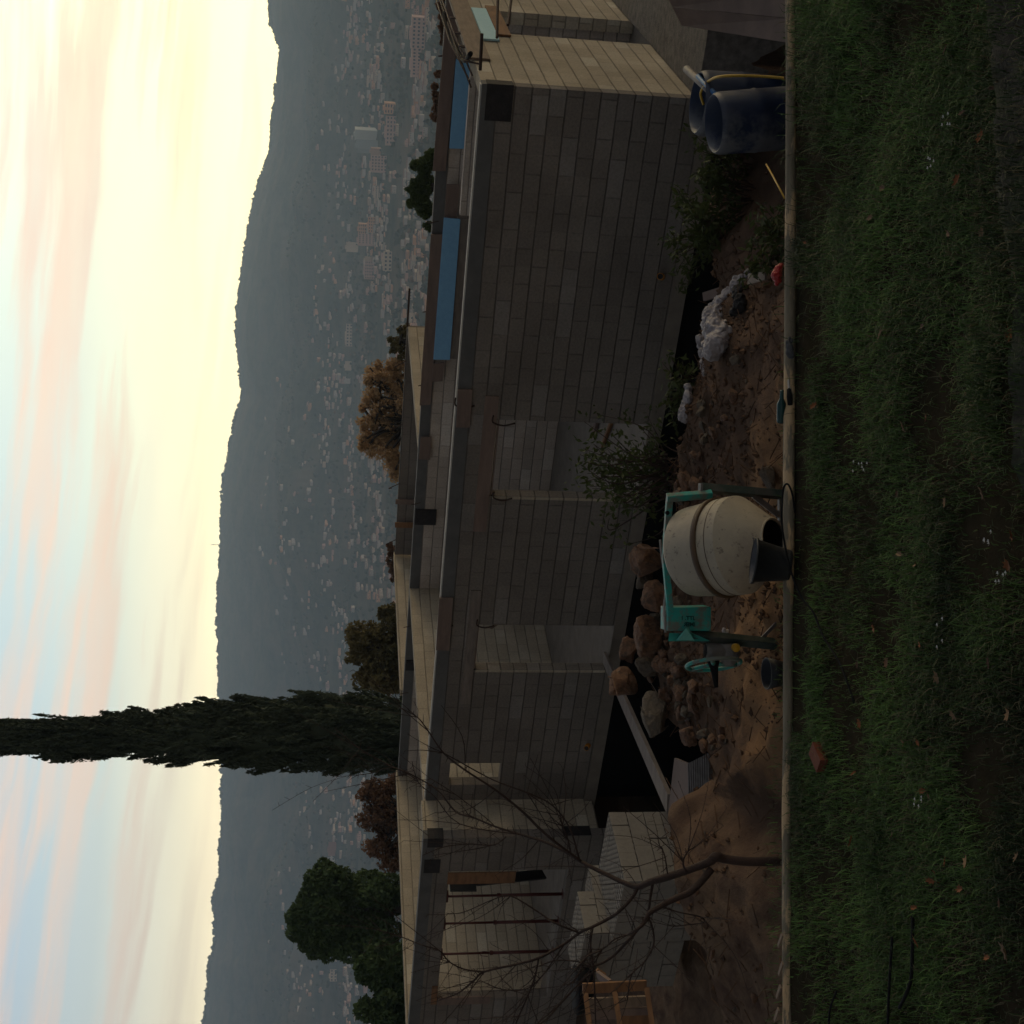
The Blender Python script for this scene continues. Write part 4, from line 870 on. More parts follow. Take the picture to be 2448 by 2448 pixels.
# ---- bags, bottle, gloves
def crumple(name, label, cat, pts, m, dep, r0=.1, seed=1, group=None, amp=.5):
    bm = bmesh.new(); dep = dep if dep < 9.5 else None; dep0 = min(ground_at(ix + r*.7, iy)[1] for ix, iy, r in pts) if dep is None else dep; cs_ = [PD(ix, iy, (ground_at(ix + r*.7, iy)[1] if dep is None else dep)) for ix, iy, r in pts]; dep = dep or dep0
    for (ix, iy, r), c in zip(pts, cs_):
        rr_ = r*dep/F; mtx = Matrix.Translation(Vector(c - cs_[0])) @ Matrix.Rotation(rnd.uniform(-.6, .6), 4, 'Y') @ Matrix.Diagonal((rr_*1.25, rr_*1.1, rr_*.8, 1))
        res = bmesh.ops.create_icosphere(bm, subdivisions=4, radius=1, matrix=mtx)
    me = bpy.data.meshes.new(name); bm.to_mesh(me); bm.free(); me.materials.append(m); me.polygons.foreach_set('use_smooth', [True]*len(me.polygons))
    ob = link(name, me, None, tuple(cs_[0])); rmin = min(r for *_, r in pts)*dep/F
    rm = ob.modifiers.new('skin', 'REMESH'); rm.mode = 'VOXEL'; rm.voxel_size = max(.005, rmin*.13); rm.use_smooth_shade = True
    for ty_, sz_, st_ in (('WOOD', .8, .55), ('CLOUDS', .9, .5), ('WOOD', .3, .22)):
        tx = bpy.data.textures.new('crease', ty_); tx.noise_scale = rmin*sz_*1.6
        if ty_ == 'WOOD': tx.wood_type = 'BANDNOISE'; tx.noise_basis_2 = 'TRI'; tx.turbulence = 9
        else: tx.noise_depth = 3
        dm = ob.modifiers.new('crease', 'DISPLACE'); dm.texture = tx; dm.strength = rmin*st_*amp*1.5; dm.mid_level = .5; dm.texture_coords = 'GLOBAL'
    return tag(ob, label, cat, group)
crumple('plastic_bag', 'large crumpled white cement bag on the rubble, in the middle of three', 'bag', [(1714, 822, 34), (1710, 795, 38), (1706, 768, 34), (1718, 760, 26), (1694, 832, 22), (1726, 800, 24)], M_bag, 10.9, seed=3)
crumple('plastic_bag', 'small crumpled white bag farthest from the weeds', 'bag', [(1638, 988, 20), (1642, 968, 17), (1645, 950, 13), (1644, 930, 11)], M_bag, 11.4, seed=5)
crumple('plastic_bag', 'long twisted white bag stretching towards the weeds', 'bag', [(1758, 686, 16), (1772, 668, 12), (1786, 654, 10), (1797, 643, 7), (1762, 672, 12)], M_bag, 10.2, seed=8)
crumple('plastic_bag', 'folded dirty white bag between the twisted bag and the large one', 'bag', [(1720, 730, 22), (1730, 716, 20), (1742, 704, 15), (1710, 744, 18)], M_bag, 10.6, seed=9)
crumple('plastic_bag', 'thin dirty white bag trailing down from the large bag', 'bag', [(1672, 812, 11), (1676, 828, 12), (1680, 845, 12), (1681, 862, 10), (1682, 878, 9), (1683, 893, 7)], M_bag, 11.0, seed=12)
crumple('plastic_bag', 'bright red plastic bag lying just behind the pole', 'bag', [(1857, 655, 14), (1862, 643, 12), (1860, 672, 9)], M_redbag, 8.6, seed=4)
crumple('plastic_scrap', 'tiny white scrap of plastic on the rubble, left of the hand wheel', 'scrap', [(1643, 1717, 8), (1637, 1722, 5)], M_bag, 10.6, seed=2)
crumple('plastic_scrap', 'small bluish white scrap near the ribbed sheet', 'scrap', [(1699, 1839, 5), (1700, 1844, 4)], M_bag, 10.5, seed=6)
crumple('plastic_scrap', 'white pointed scrap between the mixer drum and its left leg', 'scrap', [(1737, 1514, 8), (1731, 1508, 6)], M_bag, 9.3, seed=7)
crumple('wet_rag', 'dark wet heap of cloth beside the large white bag', 'cloth', [(1765, 700, 20), (1770, 725, 18), (1758, 742, 14)], M_dark, 10.3, seed=15)
bt_ = PZ(1866, 985, .0); tag(crumple('work_glove', 'grey work glove lying over the pole, right of the bottle', 'glove', [(1889, 845, 12), (1888, 832, 11), (1884, 820, 7), (1892, 815, 5), (1887, 808, 4)], mat('grey_glove_cloth', (.06, .06, .065), (.03, .03, .033), scale=20, bump=.4), 7.62, seed=20, amp=.25), None)
bo = MB().lathe([(0, 0), (0, .026), (.01, .030), (.13, .030), (.165, .014), (.225, .012), (.225, 0)], PZ(1867, 1009, .03), PZ(1869, 945, .06)-PZ(1867, 1009, .03), 20)
pol('bottle', 'dark green bottle lying on the far side of the pole', 'bottle', bo, M_bottle, tuple(PZ(1867, 1009, .03)), smooth=True)
ht_ = thing('trowel', 'small trowel with a black handle lying along the top of the pole', 'trowel', tuple(PZ(1888, 960, .08)))
part('handle', MB().lathe([(0, 0), (0, .016), (.05, .019), (.10, .014), (.11, 0)], PZ(1889, 968, .085), PZ(1886, 930, .09)-PZ(1889, 968, .085), 14), M_black, parent=ht_, smooth=True)
part('blade', MB().bar(PZ(1887, 935, .083), PZ(1885, 908, .083), .03, .006), M_greypipe, parent=ht_)
crumple('crushed_package', 'crumpled beige paper package on the lawn below the bucket', 'package', [(1982, 1440, 16), (1985, 1420, 14), (1990, 1405, 10), (1975, 1452, 9)], mat('beige_wrapping', (.15, .115, .10), (.09, .07, .06), scale=12, bump=.5), 7.28, seed=31, amp=.6)
o = crumple('fallen_fruit', 'yellowish windfall fruit on the lawn beside the package', 'fruit', [(1977, 1515, 14)], mat('windfall_skin', (.13, .10, .015), (.06, .05, .012), scale=10, bump=.1, rough=.45), 7.3, seed=33, amp=.15)
tag(MB().bar(PZ(1947, 1788, .02), PZ(1966, 1832, .02), .10, .05).build('brick', mat('red_clay', (.14, .035, .015), (.09, .025, .012), scale=10, bump=.4), loc=tuple(PZ(1957, 1810, .0))), 'broken red brick in the grass just below the pole', 'brick')
pol('board_piece', 'short brown board sticking up from behind the white bags', 'board', MB().bar(PD(1683, 710, 11.2), PD(1745, 690, 10.9), .08, .03, (0, -1, .3)), M_ply, tuple(PD(1700, 705, 11.1)))
pol('board_piece', 'flat grey board lying between the weeds and the red bag', 'board', MB().bar(PD(1790, 668, 10.0), PD(1832, 655, 9.6), .09, .02), M_plankg, tuple(PD(1810, 660, 9.8)))
# bark slivers at the left end of the pole
for k, (ix, iy) in enumerate([(1861, 2262), (1862, 2330), (1857, 2385), (1852, 2440)]):
    pol('wood_sliver', 'thin peeled wood sliver leaning on the left end of the pole', 'wood sliver', MB().bar(PZ(ix, iy, .06), PZ(ix+9, iy-28, .06), .025, .01), M_plank, tuple(PZ(ix, iy, .05)), group='wood slivers at the left end of the pole')

# ---- leaves and small flowers on the lawn
def leaf_me(seed):
    g_ = random.Random(seed); n_ = 14; V = []
    for k in range(n_):
        a_ = 2*math.pi*k/n_; r_ = (1.0 if k % 2 else .58)*(1 + g_.uniform(-.15, .15)); x_ = math.cos(a_)*r_*.5; y_ = math.sin(a_)*r_*.28
        V.append((x_, y_, .22*x_*x_*4*.3 + abs(y_)*.5))
    V.append((0, 0, 0)); V += [(-.5, 0, .1), (-.8, .02, .05), (-.8, -.01, .05)]
    Fc = [(k, (k+1) % n_, n_) for k in range(n_)] + [(n_+1, n_+2, n_+3)]
    return np_mesh('fallen_leaf', np.array(V), Fc)
LM = [mat('dry_leaf_orange', (.19, .065, .02), (.12, .045, .015), scale=20, bump=0), mat('dry_leaf_brown', (.105, .055, .032), (.07, .035, .02), scale=20, bump=0), mat('dry_leaf_tan', (.20, .125, .07), (.13, .08, .045), scale=20, bump=0)]
LMS = []
for k in range(6): q_ = leaf_me(k); q_.materials.append(LM[k % 3]); LMS.append(q_)
named = [(2288, 430, .055), (2425, 2278, .0)]
LP = [(2288, 430, 26, 0), (2268, 560, 20, 1), (2035, 2010, 30, 0), (2133, 1998, 34, 2), (2405, 2275, 46, 2), (2415, 800, 34, 0), (2325, 1085, 24, 0), (2310, 940, 18, 1), (2350, 1180, 28, 2), (2420, 1280, 30, 0), (2410, 1350, 34, 0), (2190, 1350, 30, 2), (2090, 1500, 36, 0), (2150, 1325, 20, 2),
      (2120, 1585, 26, 1), (2365, 1585, 28, 1), (2240, 1620, 28, 2), (2280, 1710, 24, 2), (2410, 1710, 26, 2), (2200, 1540, 24, 0), (2055, 1730, 24, 0), (2050, 1590, 22, 1), (2160, 1775, 30, 0), (2195, 1775, 18, 0), (2330, 740, 24, 2), (2250, 900, 20, 1), (2160, 1020, 26, 2), (2215, 1000, 24, 0), (1945, 970, 26, 0), (2105, 800, 26, 2),
      (2220, 1900, 24, 1), (2205, 1890, 22, 0), (2225, 2105, 24, 0), (2295, 2125, 26, 0), (2235, 2085, 22, 0), (2190, 2250, 26, 0), (2185, 2170, 20, 0), (2120, 2205, 18, 0), (2360, 2290, 22, 0), (2430, 2050, 20, 2), (2110, 450, 26, 1), (2080, 520, 22, 2), (2060, 150, 22, 1), (2300, 270, 18, 1), (2260, 120, 20, 1), (2340, 15, 20, 0), (1925, 580, 16, 0), (2145, 1180, 20, 1), (2260, 1200, 24, 2), (1968, 1575, 14, 0), (2310, 2060, 30, 2), (2260, 2060, 22, 0), (2390, 2160, 18, 1), (2040, 1850, 20, 0), (2205, 780, 20, 1), (2400, 560, 22, 2), (2395, 330, 26, 0), (2370, 210, 18, 1)]
for k, (ix, iy, px, c) in enumerate(LP):
    p = PZ(ix, iy, .045); o = bpy.data.objects.new('fallen_leaf', LMS[(k % 2)*3 + c]); col.objects.link(o); s_ = px*7/F*1.15
    o.location = p + (0, 0, .0 if iy > 600 or ix < 2380 else .1); o.scale = (s_,)*3; o.rotation_euler = (rnd.uniform(-.5, .5), rnd.uniform(-.5, .5), rnd.uniform(0, 6.3))
    if (ix, iy) == (2405, 2275): tag(o, 'largest tan dry leaf, in the lower left corner of the lawn', 'leaf', 'fallen leaves on the lawn')
    else: tag(o, '%s dry oak leaf in the %s lawn, %s the middle' % (['orange', 'dark brown', 'tan'][c], 'far' if ix < 2080 else 'central' if ix < 2270 else 'near', 'right of' if iy < 900 else 'around' if iy < 1500 else 'left of'), 'leaf', 'fallen leaves on the lawn')
fm = mat('white_petals', (.62, .60, .58), (.5, .5, .48), scale=20, bump=0)
for ix, iy in [(2266, 285), (2230, 395), (2366, 1285), (2397, 1378), (2250, 1495), (2250, 1548), (2068, 1118), (2198, 1920), (2038, 1117)]:
    c = PZ(ix, iy, .06); mb = MB(); g_ = random.Random(ix)
    for q in range(5 if ix not in (2250, 2038) else 2):
        oo = c + np.array([g_.uniform(-.03, .03), g_.uniform(-.02, .02), g_.uniform(-.01, .03)])
        for a_ in range(5):
            th = a_*1.257; e = np.array([math.cos(th), math.sin(th)*.6, .3])*.009; mb.add([oo, oo+e+(.004, 0, 0), oo+e*1.1+(0, .004, .003)], [(0, 1, 2)])
    pol('wildflower', 'tiny clump of small white flowers in the grass', 'flower', mb, fm, tuple(c), 'small white wildflowers')

# loose clods, grit and twigs strewn over the earth
g = np.random.RandomState(31)
N = 13000; lx = g.uniform(-4.6, 3.2, N); ly = yedge(lx) + .2 + g.rand(N)**.8*5.5; cl_ = fbm(lx*1.1+7, ly*1.1); k = (ly < np.interp(lx, CX, CY) + .5) & (g.rand(N) < np.clip(.5 + 1.8*cl_, .1, 1)*np.where(lx < -1.5, .25, 1)); lx, ly = lx[k], ly[k]; N = len(lx)
lz = zearth(lx, ly); rs = .006 + .03*g.rand(N)**4 + .006*g.rand(N)
oc = np.array([(1, 0, 0), (-1, 0, 0), (0, 1, 0), (0, -1, 0), (0, 0, 1), (0, 0, -1)], float); of = np.array([(0, 2, 4), (2, 1, 4), (1, 3, 4), (3, 0, 4), (2, 0, 5), (1, 2, 5), (3, 1, 5), (0, 3, 5)])
V = oc[None]*rs[:, None, None]*g.uniform(.5, 1.3, (N, 6, 3)) + np.stack([lx, ly, lz + rs*.3], 1)[:, None]
Fc = (of[None] + (np.arange(N)*6)[:, None, None]).reshape(-1, 3)
T = 1500; tx_ = g.uniform(-4.4, 3.0, T); ty_ = yedge(tx_) + .3 + g.rand(T)*5; k = (ty_ < np.interp(tx_, CX, CY) + .3); tx_, ty_ = tx_[k], ty_[k]; T = len(tx_); tz_ = zearth(tx_, ty_) + .015; a_ = g.uniform(0, 3.14, T); L_ = g.uniform(.04, .22, T); e = np.stack([np.cos(a_)*L_, np.sin(a_)*L_, g.uniform(-.02, .09, T)], 1); P0 = np.stack([tx_, ty_, tz_], 1); w_ = np.array([0, 0, .004])
Vt = np.stack([P0-w_, P0+w_, P0+e+w_, P0+e-w_], 1).reshape(-1, 3); o4 = len(V.reshape(-1, 3)) + np.arange(T)*4
Fa = [tuple(int(q) for q in f_) for f_ in Fc] + [(int(i), int(i+1), int(i+2), int(i+3)) for i in o4]
me = np_mesh('earth_litter', np.concatenate([V.reshape(-1, 3), Vt]), Fa)
me.materials.append(mat('clods_and_grit', (.15, .085, .05), (.05, .032, .024), scale=1.6, bump=0, rough=1, spec=.05, extra=lambda b, tc, c: b.mix(b.ramp(b.noise(tc, 14, 2), [(.55, (0, 0, 0)), (.6, (.8, .8, .8))]), c, (.06, .042, .032))))
tag(link('earth_litter', me), kind='stuff')

# ================================================================== plants
def quads(P, size, seed, aspect=1.6, updown=0.):
    g = np.random.RandomState(seed); n = len(P); size = np.broadcast_to(size, (n,))[:, None]
    u = g.normal(size=(n, 3)); u[:, 2] += updown*np.sign(g.rand(n)-.3); u /= np.linalg.norm(u, axis=1)[:, None]
    v = np.cross(u, g.normal(size=(n, 3))); v /= np.linalg.norm(v, axis=1)[:, None] + 1e-9
    a = u*size*aspect*.5; b_ = v*size*.5
    V = np.stack([P-a, P+b_*.9, P+a, P-b_*.9], 1).reshape(-1, 3); i = np.arange(n)*4
    return V, np.stack([i, i+1, i+2, i+3], 1)
def blobs(centers, radii, n, seed, shell=.75, gap=-.02):
    P = blobs_(centers, radii, int(n*1.7), seed, shell); fr = 2.6/max(.3, float(np.mean(radii))); k = fbm(P[:, 0]*fr + P[:, 1]*.6*fr + 11, P[:, 2]*fr*1.1 + P[:, 1]*.5*fr, 3) > gap
    return P[k]
def blobs_(centers, radii, n, seed, shell=.75):
    g = np.random.RandomState(seed); c = np.array(centers); r = np.array(radii); r = r if r.ndim == 2 else np.repeat(r[:, None], 3, 1)
    w_ = (r.prod(1))**(2/3.); k = g.choice(len(c), n, p=w_/w_.sum()); dd = g.normal(size=(n, 3)); dd /= np.linalg.norm(dd, axis=1)[:, None]
    rad = shell + (1-shell)*g.rand(n); rad = np.where(g.rand(n) < .22, g.rand(n)*1.0, rad); P = c[k] + dd*r[k]*rad[:, None]
    nz = fbm(P[:, 0]*1.3+P[:, 2]*.7, P[:, 1]*1.1+P[:, 2]*1.7, 3)
    return P + dd*(nz*.25)[:, None]*r[k].mean(1)[:, None]
def leafmesh(name, P, size, m, parent, seed=1, aspect=1.6, updown=0., core=None):
    V, Fc = quads(P, size, seed, aspect, updown); o = ORG[parent.name]
    me = np_mesh(name, V - o, Fc); me.materials.append(m); return link(name, me, parent)
ML_cyp = leafmat('cypress_foliage', (.085, .105, .065), (.04, .052, .034), .5, .1)
ML_pine = leafmat('pine_foliage', (.095, .145, .055), (.045, .07, .028), .5)
ML_aut = leafmat('autumn_foliage', (.62, .41, .22), (.42, .28, .16), .5, .4)
ML_oliv = leafmat('bronze_foliage', (.20, .155, .065), (.09, .085, .04), .5)
ML_rust = leafmat('rusty_scrub', (.24, .125, .07), (.12, .075, .05), .5)
ML_bush = leafmat('dark_bush', (.10, .135, .045), (.05, .07, .026), .6)
ML_weed = leafmat('weed_leaves', (.060, .075, .024), (.030, .040, .014), 2.5)

# cypress
YC = 50.
def cyp_at(ix, iy): return PD(ix, iy, YC)
prof = [(-40, 1722, 1790), (0, 1713, 1808), (60, 1718, 1800), (110, 1720, 1812), (150, 1708, 1822), (200, 1700, 1820), (240, 1712, 1815), (290, 1703, 1815), (340, 1688, 1815), (380, 1695, 1822), (430, 1690, 1835), (470, 1665, 1832), (540, 1662, 1830), (600, 1658, 1845), (660, 1662, 1850), (720, 1650, 1852), (790, 1640, 1855), (850, 1645, 1855), (930, 1650, 1855), (1010, 1660, 1850)]
cyp = thing('cypress_tree', 'tall slender dark cypress rising above the skyline behind the house', 'cypress', tuple(cyp_at(1060, 1750)))
g = np.random.RandomState(4)
ixs = np.array([p[0] for p in prof]); lo = np.array([p[1] for p in prof]); hi = np.array([p[2] for p in prof])
NS = 900; sq = g.uniform(-70, 1010, NS); spa = g.uniform(0, 2*np.pi, NS); sl = g.uniform(40, 95, NS); so = g.uniform(.62, .97, NS)*np.where(g.rand(NS) < .10, 1.12, 1.); st_ = g.uniform(6, 14, NS)
N = 170000; idx = g.randint(0, NS, N); al = g.rand(N)                       # al: 0 base of a spray, 1 its tip (pointing up)
qq = sq[idx] - sl[idx]*(al - .35)
qa = sq[idx]; l_, h_ = np.interp(qa, ixs, lo), np.interp(qa, ixs, hi); cen, hw = (l_+h_)/2, (h_-l_)/2
rad = hw*so[idx]*(.72 + .28*al**.7); thk = st_[idx]*(1.15 - al)**.8*(hw/70)**.35
th = g.uniform(0, 2*np.pi, N); rr2 = np.sqrt(g.rand(N))*thk
ox = np.cos(spa[idx])*rad + np.cos(th)*rr2; oy = np.sin(spa[idx])*rad + np.sin(th)*rr2
P0 = np.array([PD(a_, b_, YC) for a_, b_ in zip(qq, cen)]); sc_ = YC/F
P = P0 + np.outer(ox*sc_, CR) + np.outer(oy*sc_, [0, 1, 0])
leafmesh('crown', P, g.uniform(.035, .085, N), ML_cyp, cyp, 3, 3.2, 2.5)
core = MB(); pr = [(PD(a_, (b_+c_)/2, YC), (c_-b_)/2*sc_*.60) for a_, b_, c_ in prof]
core.tube([p for p, r_ in pr], [max(r_, .05) for p, r_ in pr], 14); part('crown_light_block', core, ML_cyp, parent=cyp, smooth=True)  # solid core added inside the crown to block light
part('trunk', MB().tube([cyp_at(1120, 1750), cyp_at(500, 1755)], [.3, .08], 10), M_bark2, parent=cyp)

def tree(name, label, cat, dep, cl, n, size, m, trunk, seed, group=None, shell=.7, branches=0, bm_=M_bark2, aspect=1.6, gap=-.12):   # cl: (ix, iy, radius px)
    base = PD(trunk[0], trunk[1], dep); t = thing(name, label, cat, tuple(base), group)
    C = [PD(a_, b_, dep) + np.array([0, rnd.uniform(-.5, .5)*r_*dep/F, 0]) for a_, b_, r_ in cl]; Rr = [r_*dep/F for _, _, r_ in cl]
    rs_ = np.random.RandomState(seed+5); C2 = []; R2 = []
    for c_, r_ in zip(C, Rr):
        C2.append(c_); R2.append(r_*.78)
        for q_ in range(7):
            d_ = rs_.normal(size=3); d_ /= np.linalg.norm(d_); C2.append(c_ + d_*r_*rs_.uniform(.5, .95)); R2.append(r_*rs_.uniform(.28, .55))
    bp_ = blobs(C2, R2, n, seed, shell, gap); leafmesh('crown', bp_, np.random.RandomState(seed).uniform(.6, 1.4, len(bp_))*size, m, t, seed, aspect)
    tb = MB(); top = np.mean(C, axis=0); tb.tube(smoothpath([base, base*.6+top*.4 + (.2, 0, 0), top], 4), np.linspace(dep*.006, dep*.0025, 9), 8)
    for k in range(branches):
        c = C[k % len(C)]; st = base*.5 + top*.5; tb.tube(smoothpath([st, st*.5+c*.5 + np.array(jit((0, 0, 0), dep*.01)), c + np.array(jit((0, 0, 0), Rr[k % len(C)]*.6))], 4), np.linspace(dep*.0018, dep*.0006, 9), 5)
    part('trunk', tb, bm_, parent=t, smooth=True)
    return t
R1 = random.Random(3)
pine = [(770, 2180, 60), (760, 2130, 50), (745, 2215, 55), (790, 2240, 60), (820, 2150, 70), (850, 2220, 80), (780, 2090, 35), (880, 2130, 60), (900, 2250, 60), (735, 2180, 40), (760, 2245, 40), (810, 2105, 45), (900, 2180, 60), (930, 2120, 45)]
tree('pine_tree', 'rounded dark green umbrella pine behind the left end of the house', 'pine', 75, pine, 42000, .16, ML_pine, (1060, 2180), 7, branches=8, shell=.8, gap=-.35)
tree('shrub', 'dark green thicket left of the umbrella pine', 'shrub', 60, [(915, 2330, 55), (930, 2390, 60), (900, 2300, 45), (955, 2440, 60), (870, 2330, 30), (950, 2300, 50), (975, 2380, 50), (990, 2470, 70)], 26000, .14, ML_pine, (1080, 2370), 8, shell=.7, gap=-.25)
tree('autumn_tree', 'golden orange autumn tree above the rear wall, right of the centre', 'tree', 62, [(905, 900, 38), (935, 930, 42), (890, 950, 32), (915, 985, 45), (880, 1010, 26), (940, 1030, 40), (890, 1050, 34), (915, 1080, 36), (940, 1110, 34), (875, 1065, 20), (945, 880, 30), (960, 970, 40), (945, 1140, 22), (865, 975, 14), (880, 905, 16)], 17000, .095, ML_aut, (1060, 1000), 9, branches=70, shell=.15, gap=-.14)
tree('bronze_tree', 'brown green autumn tree right of the cypress', 'tree', 64, [(880, 1520, 48), (910, 1560, 50), (860, 1560, 34), (930, 1500, 42), (900, 1610, 50), (940, 1620, 50), (870, 1620, 30), (945, 1560, 50), (850, 1530, 18), (925, 1465, 26)], 20000, .12, ML_oliv, (1060, 1560), 10, branches=20, shell=.65)
tree('scrub', 'rust brown leafless scrub left of the cypress', 'shrub', 66, [(900, 1890, 40), (920, 1930, 44), (890, 1960, 36), (930, 1985, 40), (910, 2030, 38), (940, 2060, 40), (875, 1900, 22), (945, 1870, 30)], 12000, .10, ML_rust, (1040, 1960), 11, branches=40, shell=.5)
tree('bush', 'dark green bush above the rear wall between the two blue foam boards', 'bush', 55, [(1010, 440, 28), (1000, 480, 24), (1015, 400, 24), (1020, 500, 22), (990, 455, 18), (1030, 540, 14), (1030, 370, 18)], 9000, .12, ML_bush, (1100, 450), 12)
tree('scrub', 'low orange brown hedge by the right blue foam board', 'shrub', 58, [(1056, 20, 14), (1058, 45, 15), (1060, 70, 14), (1062, 95, 12), (1054, 0, 16)], 3000, .09, ML_rust, (1100, 60), 13, shell=.2)
tree('scrub', 'reddish scrub patch right of the dark green bush', 'shrub', 60, [(1044, 230, 13), (1046, 255, 15), (1044, 280, 13), (1042, 205, 12), (1048, 180, 12)], 2600, .09, ML_rust, (1100, 240), 14, shell=.2)
tree('scrub', 'small brown tree top left of the autumn tree, near the wall', 'shrub', 66, [(940, 1340, 22), (950, 1370, 20), (935, 1310, 12)], 2600, .10, ML_rust, (1050, 1340), 15, branches=6)
tree('bush', 'thin green brown bush right of the autumn tree', 'bush', 62, [(965, 790, 18), (950, 820, 22), (970, 850, 20)], 1800, .10, ML_oliv, (1060, 820), 16, branches=10, shell=.4)

# weeds behind the pole
def weed(label, cx, dep, r, n, seed, size=.045, hgt=.35, m=ML_weed, name='weed_bush', cat='weeds', stalks=26, group=None):
    base = np.array([cx[0], cx[1], float(zearth(cx[0], cx[1], False))]); t = thing(name, label, cat, tuple(base), group); g_ = np.random.RandomState(seed); tips = []; tb = MB()
    for k in range(stalks):
        a_ = g_.uniform(0, 6.28); L_ = hgt*g_.uniform(.5, 1.25); o_ = base + np.array([math.cos(a_), math.sin(a_), 0])*r*.35*g_.rand(); tp = o_ + np.array([math.cos(a_)*r*g_.uniform(.3, 1.1), math.sin(a_)*r*g_.uniform(.2, .9), L_])
        pth = smoothpath([o_, o_*.5+tp*.5+(0, 0, L_*.2), tp], 5); tb.tube(pth, np.linspace(.006, .002, len(pth)), 4); tips += pth[3:]
    part('stems', tb, M_bark, parent=t)
    tips = np.array(tips); P_ = tips[g_.randint(0, len(tips), n)] + g_.normal(size=(n, 3))*size*1.1
    leafmesh('leaves', P_, g_.uniform(.6, 1.3, n)*size, m, t, seed, 2.6); return t
for k, (ix, iy, z_, r_, n_, h_, lab) in enumerate([(1740, 470, -.6, .45, 1800, .5, 'dense dark weeds between the blue drums and the white bags'), (1790, 400, -.9, .4, 1200, .5, 'dark weeds close behind the pole, left of the drum'), (1820, 560, -.4, .3, 1200, .35, 'low weeds behind the pole beside the red bag'), (1700, 560, -.5, .4, 1500, .45, 'taller weeds just right of the white bags'),
        (1648, 930, -.4, .30, 900, .28, 'grassy weeds beyond the small white bag')]):
    weed(lab, PZ(ix, iy, z_), 0, r_, int(n_*.4), 50+k, hgt=h_, size=.032)
# leafy bush with bare twigs in front of the first doorway
bsh = thing('bush', 'half bare green bush in front of the left jamb of the first doorway', 'bush', tuple(PD(1600, 1110, 12.2)))
tb = MB(); tips = []; g_ = np.random.RandomState(77)
for k in range(46):
    e = PD(g_.uniform(1385, 1560), g_.normal(1125, 60), 12.6 + g_.uniform(-.5, .5)); b0 = PD(1600+g_.uniform(-10, 30), 1130 + g_.uniform(-50, 60), 12.2); m_ = b0*.45+e*.55 + g_.normal(size=3)*.12
    pth = smoothpath([b0, m_, e], 6); tb.tube(pth, np.linspace(.010, .003, len(pth)), 5); 
    if e[2] > PD(1540, 1120, 12.6)[2]: tips += pth[5:]
part('branches', tb, M_bark, parent=bsh); tips = np.array(tips)
P_ = tips[g_.randint(0, len(tips), 1300)] + g_.normal(size=(1300, 3))*.07
leafmesh('leaves', P_, g_.uniform(.022, .045, 1300), ML_weed, bsh, 5, 2.2)

